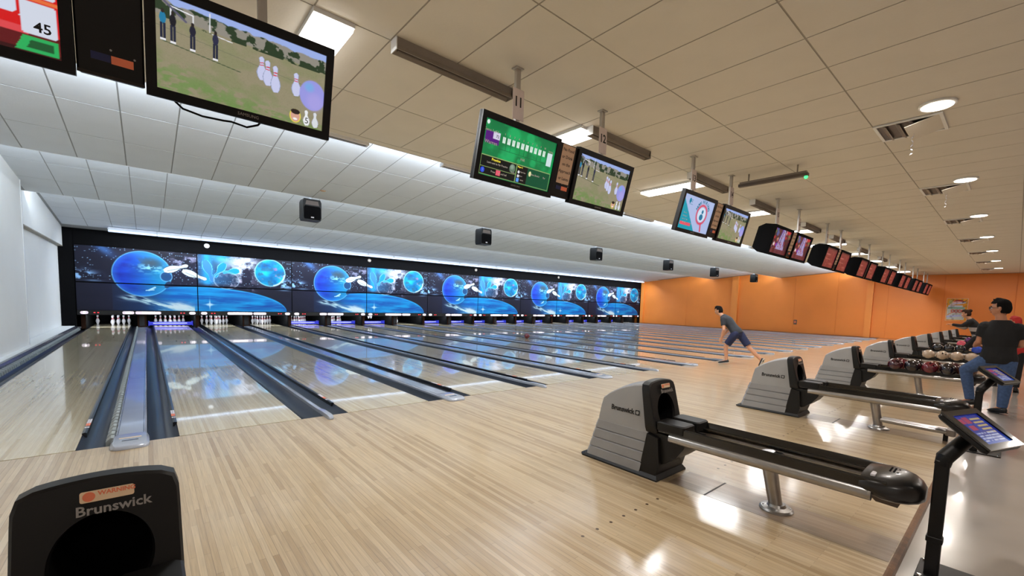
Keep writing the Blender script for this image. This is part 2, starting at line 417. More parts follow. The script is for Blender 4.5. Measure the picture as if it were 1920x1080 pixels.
wr = MB().box(XR, XR+.3, -12, 20.2, -.15, 4.3).build('wall_right', M['orange'], kind='structure')
for y0, y1 in ((15.85, 16.12), (8.07, 8.52), (.43, .74)):
    MB().box(XR-.14, XR, y0, y1, 0, 4.0).build('trim_6', M['orangel'], kind='structure')
ys = [15.85, 11.97, 8.52, 8.07, 4.485, 2.17, .74, .43, -.24, -2.54, -5.07, -7.6, -10.1]
for a, b in zip(ys[:-1], ys[1:]):
    if abs(a-b) > .4: MB().box(XR-.018, XR, b+.012, a-.012, .02, 3.95, bev=.004).build('panel', M['orange'], wr)
bh = thing('door_handle_plate', 'small dark box fixed low on the orange wall', 'box', (XR-.02, 4.35, .69))
MB().box(-.05, 0, -.09, .09, -.15, .15, bev=.01).build('housing', M['galvd'], bh)
MB().box(-.058, -.05, -.05, .05, -.06, .09).build('cover', M['labelo'], bh)
MB().box(XL, XR, -12.2, -12, -.15, 4.3).build('wall_back', M['beige'], kind='structure')
MB().box(-2.5, XR+.3, 20.0, 20.2, -.15, 4.3).build('wall_front', M['void'], kind='structure')

# ------------------------------------------------------------------ setting: ceilings with laid-in tiles
tile_n = MB().box(-.2935, .2935, -.5935, .5935, -.003, 0).mesh('tile', M['tile'], 0)
tile_l = MB().box(-.292, .292, -.592, .592, -.003, 0).mesh('tile', M['tilel'], 0)
def tiles_row(parent, me, yc, zfun, x0, x1, ln=1.2, ang=0, budget=None):
    n0 = math.ceil((x0+.05)/.6-.001); n1 = math.floor((x1+.05)/.6+.001)
    for n in range(n0, n1):
        o = link('tile', me, parent, (-.05+.6*n+.3, yc, zfun(yc)-.0005), (ang, 0, 0))
        if ln != 1.2: o.scale = (1, ln/1.2, 1)
def join_tiles(parent, m, rows, zf, x0, x1, name='tile'):
    mb = MB(); n0 = math.ceil((x0+.05)/.6-.001); n1 = math.floor((x1+.05)/.6+.001)
    for (ya, yb) in rows:
        for n in range(n0, n1):
            xa = -.05+.6*n; mb.box(xa+.007, xa+.593, ya+.007, yb-.007, zf-.0035, zf-.0005)
    o = mb.build(name, m, parent, 0); o['kind'] = 'stuff'
ZC = 3.55
c0 = MB().box(-1.9, XR, -12, 1.05, ZC, ZC+.42).build('ceiling', M['grid'], kind='structure')
for ya in (-.30, -1.50, -2.70, -3.90, -5.10):
    tiles_row(c0, tile_n, ya+.6 if ya > -.4 else ya+.6, lambda y: ZC, -1.85, XR)
join_tiles(c0, M['tile'], [(-6.3, -5.1), (-7.5, -6.3), (-8.7, -7.5), (-9.9, -8.7), (-11.1, -9.9)], ZC, -1.85, XR, 'tile_rows')
MB().box(-1.85, XR, .907, 1.05, ZC-.003, ZC-.0005).build('edge_strip', M['tile'], c0)
# stepped ceilings over the lanes: each slopes down towards the pins
def step_ceiling(y0, y1, z1, slope, rows_from, nrows, joined=0):
    zf = lambda y: z1+slope*(y1-y)
    ang = math.atan(-slope)
    o = MB().prism([(y0, zf(y0)), (y1, zf(y1)), (y1, 4.25), (y0, 4.25)], -2.0, XR).build('ceiling', M['gridl'], kind='structure')
    y = y1-rows_from
    for r in range(nrows):
        ln = min(1.2, y-y0); yc = y-ln/2
        if r < joined:
            mb = MB(); n0 = -3
            for n in range(n0, 53):
                xa = -.05+.6*n
                mb.add([(xa+.008, y-.008, zf(y-.008)-.003), (xa+.592, y-.008, zf(y-.008)-.003), (xa+.592, y-ln+.008, zf(y-ln+.008)-.003), (xa+.008, y-ln+.008, zf(y-ln+.008)-.003)], [(0, 1, 2, 3)])
            q = mb.build('tile_rows', M['tilel'], o, 0); q['kind'] = 'stuff'
        else:
            tiles_row(o, tile_l, yc, zf, -1.9, XR, ln, ang)
        y -= 1.2
        if y-y0 < .1: break
    return o
step_ceiling(1.05, 5.40, 3.55, .088, 0, 4)
step_ceiling(5.41, 9.96, 3.555, .10, 0, 4)
step_ceiling(9.97, 16.2, 3.425, .087, .55, 5, joined=1)
MB().box(-2, XR, 16.2, 20.2, 3.35, 4.25).build('ceiling', M['void'], kind='structure')
# vertical fascia strips of the steps
for y, z in ((1.05, 3.55), (5.40, 3.55), (9.96, 3.555)):
    MB().box(-1.9, XR, y-.012, y+.006, z-.006, z+.05).build('trim_7', M['white'], kind='structure')

# ------------------------------------------------------------------ ceiling fittings
pl = thing('panel_light', 'x', 'ceiling light')
MB().box(-.155, .155, -.605, .605, .030, .070).build('housing', M['white'], pl)
MB().box(-.145, .145, -.595, .595, 0, .030, bev=.008).build('diffuser', M['lamp'], pl)
ORD = ['first', 'second', 'third', 'fourth', 'fifth', 'sixth', 'seventh', 'eighth', 'ninth', 'tenth']
for i, x in enumerate(LIGHT_X):
    lab = 'bright oblong ceiling light above the screens, the %s from the camera' % ORD[i]
    if i == 0: pl['label'] = lab; pl['group'] = 'oblong ceiling lights above the screens'; pl.location = (x, -.9, 3.48)
    else: copy_tree(pl, lab, loc=(x, -.9, 3.48))

bt = thing('trough_fitting', 'x', 'light fitting')
# hooded trough with dull metal reflector, open towards the lanes
MB().prism([(-.05, .07), (.05, .07), (.03, .015), (.055, -.03), (.048, -.03), (.018, .012), (-.018, .012), (-.048, -.03), (-.055, -.03), (-.03, .015)], 0, 1.24).build('reflector', M['trough'], bt)
MB().box(-.003, .004, -.056, .056, -.032, .07).build('end_cap', M['white'], bt)
MB().box(1.237, 1.243, -.056, .056, -.032, .07).build('end_cap', M['galv'], bt)
MB().tube([(.03, 0, -.012), (1.21, 0, -.012)], .012, 8).build('tube', M['galvd'], bt)
for i, x in enumerate([1.76, 4.26, 6.72, 9.15, 12.2, 14.6, 17.8, 20.9, 24.2]):
    lab = 'unlit grey metal ceiling trough fitting, the %s along the screen row from the camera' % ORD[i]
    if i == 0: bt['label'] = lab; bt['group'] = 'unlit trough fittings'; bt.location = (x, -1.545, 3.475)
    else: copy_tree(bt, lab, loc=(x, -1.545, 3.475))

dl = thing('downlight', 'x', 'downlight')
MB().lathe([(.135, .035), (.150, .03), (.152, .012), (.132, .008)], 24).build('rim', M['white'], dl)
MB().lathe([(.128, .020), (.128, .004), (.10, 0)], 24).build('lens', M['lampw'], dl)
for i, x in enumerate(DOWN_X[1:]):
    lab = 'round warm ceiling downlight behind the bowlers, the %s from the camera' % ORD[i]
    if i == 0: dl['label'] = lab; dl['group'] = 'round downlights'; dl.location = (x, -4.48, 3.515)
    else: copy_tree(dl, lab, loc=(x, -4.48, 3.515))

vt = thing('air_vent', 'x', 'vent')
MB().box(-.30, .30, .27, .30, -.015, 0).box(-.30, .30, -.30, -.27, -.015, 0).box(-.30, -.27, -.27, .27, -.015, 0).box(.27, .30, -.27, .27, -.015, 0).build('frame', M['white'], vt)
MB().box(-.27, .27, -.27, .27, -.004, -.001).build('opening', M['galvd'], vt)
MB().prism([(-.27, -.004), (-.26, -.004), (.02, -.07), (.01, -.075)], -.26, .26, 'x').build('blade', M['tile'], vt)
for b in (-.12, 0, .12): MB().prism([(b*1+.10, -.004), (b+.11, -.004), (b+.07, -.03), (b+.06, -.03)], -.26, .26, 'x').build('louvre', M['galv'], vt)
for i in range(7):
    lab = 'square ceiling air vent with a dark slot, the %s from the camera' % ORD[i]
    loc = (6.85+3.6*i, -4.2, ZC-.007)
    if i == 0: vt['label'] = lab; vt['group'] = 'ceiling air vents'; vt.location = loc
    else: copy_tree(vt, lab, loc=loc)
for i in range(2):
    mb = MB(); pts = []
    for k in range(26):
        a = k*.75; z = -.28*k/25; pts.append(((.012*math.cos(a), .012*math.sin(a), z), (.012*math.cos(a+1.4), .012*math.sin(a+1.4), z-.006)))
    vs = [p for q in pts for p in q]; mb.add(vs, [(2*k, 2*k+1, 2*k+3, 2*k+2) for k in range(25)])
    o = mb.build('streamer', M['foil']); o.location = (6.9+3.6*i, -4.22, ZC-.02)
    tag(o, 'thin twisted silver ribbon hanging from the %s air vent' % ('nearest' if i == 0 else 'second nearest'), 'ribbon')

# white slot diffusers at the first ceiling step
sd = thing('slot_fitting', 'x', 'light fitting')
MB().box(0, 1.22, 0, .11, 0, .055, bev=.004).build('housing', M['white'], sd)
MB().box(.03, 1.19, .03, .05, -.0015, .0).box(.03, 1.19, .065, .085, -.0015, 0).build('slot', M['blackmat'], sd)
MB().box(.0, 1.22, .111, .13, .0, .05).build('side_lamp', M['lampc'], sd)
for i in range(12):
    lab = 'white slotted batten under the first ceiling step, the %s from the left' % (ORD+['eleventh', 'twelfth'])[i]
    loc = (1.34+2.4*i, 1.06, 3.512)
    if i == 0: sd['label'] = lab; sd['group'] = 'battens along the first ceiling step'; sd.location = loc
    else: copy_tree(sd, lab, loc=loc)

# lit battens above the pin masks
lb = thing('mask_batten', 'x', 'strip light')
MB().box(0, 1.235, .10, .20, .05, .16, bev=.004).build('housing', M['white'], lb)
MB().prism([(.0, .05), (.20, .05), (.185, .0), (.02, .01)], .0, 1.235).build('diffuser', M['lampc'], lb)
MB().box(-.012, .012, -.02, .21, .07, .11).build('clip', M['white'], lb)
NUMW = ORD+['eleventh', 'twelfth', 'thirteenth', 'fourteenth', 'fifteenth', 'sixteenth', 'seventeenth', 'eighteenth', 'nineteenth', 'twentieth', 'twenty-first', 'twenty-second', 'twenty-third', 'twenty-fourth', 'twenty-fifth', 'twenty-sixth', 'twenty-seventh']
for i in range(25):
    lab = 'lit white batten above the space mural, the %s from the left wall' % NUMW[i]
    loc = (-.75+1.25*i, 15.18, 3.325)
    if i == 0: lb['label'] = lab; lb['group'] = 'battens above the mural'; lb.location = loc
    else: copy_tree(lb, lab, loc=loc)

# small round ceiling fittings
for (x, y, zz, lab) in ((3.0, 4.75, 3.60, 'small round sprinkler rose in the first sloping ceiling'),):
    o = MB().lathe([(.055, 0), (.06, -.004), (.045, -.012), (.02, -.016)], 20).build('sprinkler_rose', M['tan']); o.location = (x, y, zz); tag(o, lab, 'sprinkler')

# dark bar with green lamp beside the sign of lane 14
gb = thing('hanging_bar', 'dark ceiling bar with a small green lamp on its right end', 'rail', (7.46, -2.0, 3.36))
MB().box(-.035, .035, -1.0, 0, 0, .045, bev=.004).build('channel', M['galvd'], gb)
MB().box(-.028, .028, -.98, -.02, .045, .075).build('hanger_rail', M['galv'], gb)
for y_ in (-.85, -.15): MB().box(-.008, .008, y_-.008, y_+.008, .075, .19).build('hanger', M['galv'], gb)
MB().lathe([(.022, 0), (.026, -.012), (.018, -.035), (.004, -.04)], 14, (0, -.97, 0)).build('green_lamp', M['greenled'], gb)

# loudspeakers under the second ceiling step
spk = thing('ceiling_speaker', 'x', 'loudspeaker')
prof = [(-.17, 0), (.17, 0), (.19, .06), (.19, .40), (.165, .46), (-.165, .46), (-.19, .40), (-.19, .06)]
MB().prism(prof, -.14, .16, 'y').build('cabinet', M['blackmat'], spk)
MB().prism([(x*.9, .02+z*.62) for x, z in prof], -.152, -.14, 'y').build('grille', M['black'], spk)
MB().prism([(-.14, .33), (.14, .33), (.12, .42), (-.12, .42)], -.147, -.139, 'y').build('horn', M['galvd'], spk)
MB().box(-.03, .03, -.156, -.151, .05, .075).build('badge', M['labelw'], spk)
MB().box(-.15, .15, -.03, .07, .462, .478).box(-.02, .02, 0, .04, .47, .56).build('bracket', M['white'], spk)
for i, x in enumerate((2.95, 7.68, 12.85, 17.9, 22.4, 27.5)):
    lab = 'black box loudspeaker hung under the sloping white ceiling, the %s from the left' % ORD[i]
    if i == 0: spk['label'] = lab; spk['group'] = 'black loudspeakers over the lanes'; spk.location = (x, 5.5, 3.05)
    else: copy_tree(spk, lab, loc=(x, 5.5, 3.05))

# ------------------------------------------------------------------ lanes
YL = 19.25
GW = .225
LANE_NO = [9+i for i in range(20)]
WORD = ['nine', 'ten', 'eleven', 'twelve', 'thirteen', 'fourteen', 'fifteen', 'sixteen', 'seventeen', 'eighteen', 'nineteen', 'twenty', 'twenty-one', 'twenty-two', 'twenty-three', 'twenty-four', 'twenty-five', 'twenty-six', 'twenty-seven', 'twenty-eight']
LW = lambda i: WORD[i]
def gutter_mesh(nm='gutter'):
    n = 10; prof = [(-GW/2+GW*k/n, -.085*math.sin(PI*k/n)**.8-.004) for k in range(n+1)]
    low = [(x, z-.012) for x, z in prof][::-1]
    return MB().prism([(x, z) for x, z in prof]+low, 0.0, 18.6, 'y').mesh(nm, M['gutter'], 40)
gut_me = gutter_mesh()
lane_me = MB().box(-L/2, L/2, .009, YL, -.06, 0).mesh('lane_surface', M['lane'], 0)
rail_me = MB().prism([(-.02, -.03), (.014, -.03), (.014, .012), (.0, .018), (-.02, .012)], .55, 17.4, 'y').mesh('bumper_rail', M['rail'])
dart = MB().add([(-.012, -.06, .0008), (.012, -.06, .0008), (0, .07, .0008)], [(0, 1, 2)]).mesh('arrow_marker', M['marker'], 0)
dash = MB().box(-.014, .014, -.17, .17, 0, .0008).mesh('guide_dash', M['marker'], 0)
st_me = MB().box(-.016, .016, 0, .19, 0, .001, 0).box(-.016, .016, -.11, 0, 0, .001, 1).box(-.017, .017, -.2, -.15, 0, .001, 0).mesh('sticker', [M['labelw'], M['labelo']], 0)
for i in range(20):
    t = thing('bowling_lane', 'polished pale wood bowling lane running to the pins under number %s' % WORD[i], 'lane', (lane_x(i), 0, 0), group='bowling lanes')
    link('lane_surface', lane_me, t)
    link('gutter', gut_me, t, (-L/2-GW/2-.003, .006, 0)); link('gutter', gut_me, t, (L/2+GW/2+.003, .006, 0))
    sides = ((-1, 1) if i == 0 else (-1,))
    for s in sides:
        r = link('bumper_rail', rail_me, t, (s*(L/2+.017), 0, -.002))
        if s < 0: r.scale = (-1, 1, 1)
        if i < 8: link('sticker', st_me, r, (0, .95, .0165))
    if i < 10:
        for k in range(7): link('arrow_marker', dart, t, ((k-3)*.1315, 4.63-.145*abs(k-3), 0))
        for dx, y in ((-.263, 12.27), (.263, 12.27), (-.13, 10.4), (.13, 10.4)): link('guide_dash', dash, t, (dx, y, 0))

# division cappings
def capping(hw, wide):
    def ring(y, sc=1, zt=.030):
        return [(-hw*sc, y, -.08), (hw*sc, y, -.08), (hw*sc, y, zt*.55), (hw*sc*.88, y, zt), (-hw*sc*.88, y, zt), (-hw*sc, y, zt*.55)]
    return MB().loft([ring(.1), ring(16.5)])
def cap_end(hw):
    def ring(y, s_, zt): return [(-hw*s_, y, .001), (hw*s_, y, .001), (hw*s_, y, zt*.5), (hw*s_*.86, y, zt), (-hw*s_*.86, y, zt), (-hw*s_, y, zt*.5)]
    return MB().loft([ring(.22, 1.02, .034), ring(.10, 1.12, .044), ring(-.13, 1.14, .044), ring(-.175, 1.06, .038), ring(-.20, .88, .026), ring(-.21, .7, .012)])
cw = .5*(W-2*GW-.012)
ct = .5*(P-W-2*L-2*GW-.012)
wide_me = capping(cw-.002, True).mesh('capping_strip', M['capw']); wend = cap_end(cw).mesh('end_cap', M['capw'])
thin_me = capping(ct-.001, False).mesh('capping_strip', M['capw']); tend = cap_end(ct+.004).mesh('end_cap', M['capw'])
line_me = MB().box(-cw*.80, -cw*.76, .1, 16.5, .030, .0312).box(cw*.76, cw*.80, .1, 16.5, .030, .0312).mesh('edge_line', M['capb'], 0)
lab_me = MB().box(-.075, .075, -.012, .012, 0, .001).mesh('label_strip', M['labelc'], 0)
emb = MB().prism(rrect(.11, .03, .012, 4), 0, .001, 'z').mesh('emblem', M['capb'], 0)
for k in range(NP):
    t = thing('ball_track_cover', 'wide grey capping between lanes %s and %s' % (WORD[2*k], WORD[2*k+1]), 'capping', (k*P, 0, 0), group='wide grey cappings')
    link('capping_strip', wide_me, t); e = link('end_cap', wend, t); link('edge_line', line_me, t)
    if k < 4: link('label_strip', lab_me, t, (0, .03, .0442)); link('emblem', emb, t, (0, -.06, .0442)); 
    if k == 0:
        mb = MB()
        for n in range(110):
            y = .15+n*.155; mb.prism([(-.055, -.05), (.0, -.05), (.0, .030), (-.022, .032), (-.055, .0)], y, y+.115, 'y')
        o = mb.build('bumper_ribs', M['rib'], t, 0); o.location = (-cw+.001, 0, 0); o['kind'] = 'stuff'
    if k < NP-1:
        t = thing('thin_capping', 'thin grey capping between lanes %s and %s' % (WORD[2*k+1], WORD[2*k+2]), 'capping', (k*P+P/2, 0, 0), group='thin grey cappings')
        link('capping_strip', thin_me, t); link('end_cap', tend, t)
t = thing('side_rail', 'dark blue rail with grey ribs along the white left wall', 'rail', (-1.67, 0, 0))
MB().prism([(-.035, -.1), (.02, -.1), (.02, .05), (0, .10), (-.035, .105)], 0, 16.1, 'y').build('rail', M['capb'], t)
mb = MB()
for n in range(105):
    y = .1+n*.155; mb.prism([(.018, -.05), (.075, -.05), (.065, .012), (.018, .036)], y, y+.115, 'y')
o = mb.build('bumper_ribs', M['rib'], t, 0); o['kind'] = 'stuff'
MB().box(31.3, 31.6, 0, 16.1, -.1, .01).build('trim_8', M['capb'], kind='structure')

# ------------------------------------------------------------------ pin decks: kickbacks, curtains, masks
YM = 16.16
kb = thing('kickback', 'x', 'partition')
MB().box(-.06, .06, YM+.45, 19.48, -.13, .60).build('side_panel', M['void'], kb)
MB().box(-.055, .055, YM+.40, YM+.45, -.02, .56).build('front_edge', M['brown'], kb)
kw = thing('ball_door', 'x', 'partition')
MB().box(-.13, .13, YM+.5, 19.48, -.13, .60).build('side_panel', M['void'], kw)
MB().box(-.125, .125, YM+.45, YM+.5, -.0, .56).build('front_edge', M['brown'], kw)
MB().box(-.075, .075, YM+.43, YM+.45, .06, .54, bev=.004).build('door', M['doorg'], kw)
for k in range(NP+1):
    x = -P/2+.12 if k == 0 else ((k-.5)*P if k < NP else (NP-.5)*P-.12)
    lab = 'brown edged partition between the pin decks at the left wall' if k == 0 else ('brown edged partition between the pin decks at the orange wall' if k == NP else 'brown edged partition between the pin decks of lanes %s and %s' % (WORD[2*k-1], WORD[2*k]))
    if k == 0: kb['label'] = lab; kb['group'] = 'pin deck partitions'; kb.location = (x, 0, 0)
    else: copy_tree(kb, lab, loc=(x, 0, 0))
for k in range(NP):
    lab = 'grey ball door with brown sides between the pins of lanes %s and %s' % (WORD[2*k], WORD[2*k+1])
    if k == 0: kw['label'] = lab; kw['group'] = 'grey ball doors'; kw.location = (0, 0, 0)
    else: copy_tree(kw, lab, loc=(k*P, 0, 0))
MB().box(-1.65, XR, 19.5, 19.6, -.3, .7).build('wall_front', M['void'], kind='structure')

# sweep bars standing in front of some racks
SWEEP = [1, 4, 5, 6, 8, 9, 10, 11, 12, 13, 15, 16, 17, 18]
sb = thing('sweep_bar', 'x', 'bar')
MB().prism([(-.03, .03), (.03, .03), (.035, .10), (.03, .165), (-.03, .165), (-.035, .10)], -.69, .69).build('bar', M['sweep'], sb)
MB().box(-.55, .50, -.04, -.033, .095, .125).build('stripe', M['sweepl'], sb)
MB().box(-.70, -.66, -.05, .35, .0, .20, bev=.008).build('arm', M['sweep'], sb)
MB().box(.66, .70, -.05, .35, .0, .20, bev=.008).build('arm', M['sweep'], sb)
for n, i in enumerate(SWEEP):
    lab = 'blue sweep bar lowered in front of the pins of lane %s' % WORD[i]
    if n == 0: sb['label'] = lab; sb['group'] = 'lowered blue sweep bars'; sb.location = (lane_x(i), 17.55, 0)
    else: copy_tree(sb, lab, loc=(lane_x(i), 17.55, 0))

# pins
pp = [(0, 0), (.0258, 0), (.0300, .012), (.0360, .035), (.0475, .070), (.0570, .100), (.0605, .115), (.0585, .140), (.0520, .170), (.0400, .200), (.0300, .225), (.0240, .245), (.0233, .256), (.0250, .280), (.0290, .305), (.0320, .330), (.0323, .345), (.0290, .362), (.0200, .375), (.0080, .381)]
pin_me = MB().lathe(pp[1:], 14, mfun=lambda i: 1 if i in (9, 11) else 0).mesh('bowling_pin', [M['pinw'], M['pinr']], 60)
PN = {1: (0, 0), 2: (-.152, .264), 3: (.152, .264), 4: (-.305, .528), 5: (0, .528), 6: (.305, .528), 7: (-.457, .792), 8: (-.152, .792), 9: (.152, .792), 10: (.457, .792)}
PW = {1: 'front pin', 2: 'left in second row', 3: 'right in second row', 4: 'left in third row', 5: 'middle of third row', 6: 'right in third row',
      7: 'leftmost of back row', 8: 'inner left of back row', 9: 'inner right of back row', 10: 'rightmost of back row'}
FULL = list(range(1, 11))
STAND = {0: [7, 1, 5, 3, 9, 6, 10], 1: FULL, 2: FULL, 3: [7, 4, 8, 1, 2, 5, 3, 9, 6, 10], 4: FULL, 5: [4, 2, 5, 3, 6, 9, 10], 7: [7, 4, 1], 8: [1, 6, 4], 9: [2, 4, 6], 10: [1, 4, 6, 10], 11: FULL,
         12: [2, 3, 7], 13: [1, 2, 3, 5, 6], 14: [7, 10], 15: [1, 2, 5, 3], 16: [4, 5, 7], 17: [2, 3, 5, 6], 18: [1, 2, 4], 19: [5, 6, 10]}
first = True
for i in range(20):
    for n in STAND.get(i, []):
        o = link('bowling_pin', pin_me, None, (lane_x(i)+PN[n][0], 18.29+PN[n][1], .0005))
        tag(o, 'white tenpin with red neck stripes, %s under number %s' % (PW[n], WORD[i]), 'bowling pin', 'pins of lane %s' % WORD[i])
for n in (4, 2):   # lifted by the machine on lane 15
    o = link('bowling_pin', pin_me, None, (lane_x(6)+.02+.13*(n == 2), 18.0, .28))
    tag(o, 'tenpin held up by the machine under number 15, %s of the two' % ('left' if n == 4 else 'right'), 'bowling pin', 'pins of lane 15')
t = thing('pin_lifter', 'dark pin lifting head above lane 15', 'machine', (lane_x(6)+.085, 18.0, .62))
MB().box(-.35, .35, -.1, .3, .06, .14).build('head', M['void'], t)
for s in (-.065, .065): MB().lathe([(.03, .0), (.05, .04), (.05, .07)], 12, (s, 0, 0)).build('gripper', M['blackmat'], t)

# mural: two upper and two lower printed panels repeat along the masks
def mural(X, Z):
    n1 = vnoise(X*1.3+3, Z*2.2+1, 5); n2 = vnoise(X*4+9, Z*6+4, 4); n3 = vnoise(X*.8+20, Z*1.4+8, 3)
    p = Pic(X, Z, (22, 23, 44))
    p.c = p.c*(.75+.55*n3[..., None])
    up = sstep(.95, 1.15, Z)
    st = LAT[(np.floor(X*17).astype(int)) % 64, (np.floor(Z*17).astype(int)*3) % 64]
    sx = (X*17) % 1-.5; sz = (Z*17) % 1-.5
    p.mix(((st > .82) & (np.hypot(sx, sz*1.2) < .30))*up*(.45+.6*n2), (150, 190, 226))
    # nebulae
    neb = sstep(.46, .72, n1)*up
    p.mix(neb*np.exp(-((X-2.9)/.9)**2)*np.exp(-((Z-1.95)/.35)**2)*1.6, (186, 178, 222)); p.mix(sstep(.4, .62, n2)*np.exp(-((X-2.95)/.4)**2-((Z-1.95)/.28)**2)*.8, (200, 196, 230))
    p.mix(np.exp(-((X-.75-(2.1-Z)*1.0)/.2)**2)*sstep(1.7, 2.1, Z)*.8*(.4+n2), (70, 120, 190))
    p.mix(sstep(.45, .62, n2)*np.exp(-((X-.22)/.28)**2-((Z-1.2)/.16)**2)*1.6, (150, 200, 250))
    p.mix(sstep(.45, .62, n2)*np.exp(-((X-6.38)/.3)**2-((Z-1.2)/.16)**2)*1.6, (150, 205, 250))
    p.mix(sstep(3.31, 3.36, X)*sstep(4.9, 3.9, X)*up*(.25+.7*n1), (60, 130, 186))
    p.mix(np.exp(-((X-3.62)/.16)**2)*up*.9, (30, 160, 232))
    p.mix(np.exp(-((X-4.1)/.28)**2-((Z-2.1)/.2)**2)*.9, (40, 170, 226))
    cl = sstep(.40, .62, vnoise(X*2.2+2, Z*2.6+7, 5))
    p.mix(cl*np.exp(-((X-4.75)/.55)**2)*up, (196, 204, 220)); p.mix(sstep(.45, .6, vnoise(X*5+2, Z*5+9, 4))*np.exp(-((X-4.9)/.35)**2-((Z-1.95)/.3)**2), (226, 226, 236))
    p.mix(sstep(.42, .6, vnoise(X*3.4+12, Z*3.1+5, 5))*np.exp(-((X-4.5)/.6)**2-((Z-1.2)/.28)**2)*.95, (206, 196, 216))
    # great blue planet along the bottom
    arc = 1-((X-3.45)/2.95)**2; edge = .94*np.sqrt(np.clip(arc, 0, 1))
    body = (X > 1.75) & (Z < edge+.0)
    n4 = vnoise(X*.9+5, Z*9+3, 5); blue = np.stack([4+24*n1, 66+120*n4, 150+95*n4], -1)
    lw = sstep(1.6, 2.7, X)*sstep(edge+.02, edge-.03, Z)*(Z < 1.02)
    p.c = p.c*(1-lw[..., None])+blue*lw[..., None]
    p.mix(sstep(.5, .7, vnoise(X*1.2+1, Z*9, 4))*lw*.6, (10, 60, 150)); p.mix(np.exp(-((Z-edge)/.035)**2)*lw, (60, 190, 250))
    p.mix(sstep(1.02, .9, Z)*np.exp(-((X-2.2)/1.2)**2)*.35*(X > .9), (20, 110, 200))
    # cloud streak
    d = Z-(.53-.245*(X-.96)+.06*np.sin(X*5)); w_ = .07+.05*(X-.96)
    p.mix(np.exp(-(d/np.clip(w_, .03, .2))**2)*((X > .9) & (X < 3.2))*sstep(.9, 1.5, X)*sstep(.30, .62, vnoise(X*3+4, Z*14+X*4, 4))*1.4, (196, 230, 238))
    p.mix(np.exp(-((X-2.75)/.4)**2-((Z-.18)/.14)**2)*.8*(.4+n2), (226, 230, 236))
    # blue ball planet
    cx, cz, r = 1.72, 1.34, .81
    q = np.hypot(X-cx, Z-cz)/r; ins = sstep(1.01, .98, q)
    n5 = vnoise(X*1.6+30, Z*7+11, 5); bl = np.stack([6+24*n1, 48+70*sstep(-.7, .6, X-cx)*(.5+n1)+50*(n5-.4), 132+100*n5], -1)
    p.c = p.c*(1-ins[..., None])+bl*ins[..., None]
    p.mix(ins*sstep(.46, .6, vnoise(X*3+5, Z*3+2, 4))*np.exp(-((X-1.95)/.4)**2-((Z-1.75)/.22)**2), (60, 80, 96))
    p.mix(ins*sstep(.5, .68, vnoise(X*6, Z*9, 3))*np.exp(-((X-1.95)/.38)**2-((Z-1.55)/.16)**2), (150, 220, 250))
    p.mix(ins*sstep(.72, 1, q)*.35, (60, 170, 250)); p.ring(cx, cz, r, r, .02, (110, 200, 250), .8)
    p.line(1.88, .75, 2.05, .86, .035, (170, 220, 250)); p.line(1.8, .74, 2.02, .77, .02, (170, 220, 250))
    p.ell(2.38, 1.28, .17, .17, (26, 60, 110), .8); p.ring(2.38, 1.28, .17, .18, .09, (120, 190, 236), .8); p.ell(2.42, .98, .08, .14, (30, 44, 78), .9, .2, -.5)
    p.pin(2.32, 1.49, 3.03, 1.75, .125, (214, 226, 222), (24, 40, 74)); p.pin(2.86, 1.54, 3.60, 1.24, .125, (214, 226, 222), (24, 40, 74)); p.line(2.42, 1.50, 2.95, 1.66, .012, (120, 140, 150)); p.line(2.95, 1.47, 3.25, 1.33, .012, (120, 140, 150))
    # outlined pins and the small planet
    p.pin(3.55, 2.0, 3.80, 1.16, .14, (60, 130, 220), (90, 190, 240)); p.pin(4.20, 1.93, 3.86, 1.35, .12, (20, 140, 226), (120, 210, 250))
    p.pin(4.68, 1.66, 4.12, 1.56, .11, (20, 150, 232), (120, 210, 250)); p.ring(4.25, 1.25, .42, .34, .05, (180, 200, 220), .6)
    q = np.hypot((X-5.79), (Z-1.65))/.56; ins = sstep(1.01, .97, q)
    n6 = vnoise(X*3.2+3, Z*3.6+21, 5); b2 = np.stack([8+120*sstep(.55, .75, n2), 60+150*n6+20*n2, 130+130*n6], -1)
    p.c = p.c*(1-ins[..., None])+b2*ins[..., None]
    p.mix(ins*sstep(.55, .7, vnoise(X*5+8, Z*5, 4))*.6, (60, 90, 120)); p.ring(5.79, 1.65, .56, .56, .035, (150, 216, 236), .95)
    p.mix(np.exp(-((q-.97)/.06)**2)*((X > 5.9) & (Z < 1.6)), (200, 220, 232))
    # star flare
    p.mix(np.exp(-((X-3.68)/.02)**2)*np.exp(-((Z-.26)/.17)**2), (220, 240, 255)); p.mix(np.exp(-((X-3.68)/.16)**2-((Z-.26)/.022)**2), (200, 235, 255))
    p.ell(3.68, .26, .09, .06, (190, 230, 255), .8, .6)
    p.mix(np.exp(-((X-.45)/.2)**2-((Z-1.03)/.03)**2)*.7, (120, 160, 200)); p.mix(np.exp(-((X-6.3)/.2)**2-((Z-.93)/.03)**2)*.7, (120, 160, 200))
    p.mix(sstep(.5, .7, n2)*np.exp(-((X-4.9)/.35)**2-((Z-.93)/.08)**2)*.8, (190, 180, 206))
    return p.lin()*.80
MUR = []
for c in (0, 1):
    for (z0, z1, ny) in ((0.0, .945, 90), (.985, 2.215, 110)):
        x0, x1 = c*P+.015, (c+1)*P-.015
        MUR.append(print_mesh('printed_face', x0, x1, z0, z1, 250, ny, mural, M['mural']))
mback = [MB().box(.012, P-.012, .001, .03, z0, z1).mesh('board', M['black'], 0) for z0, z1 in ((0, .947), (.983, 2.218))]
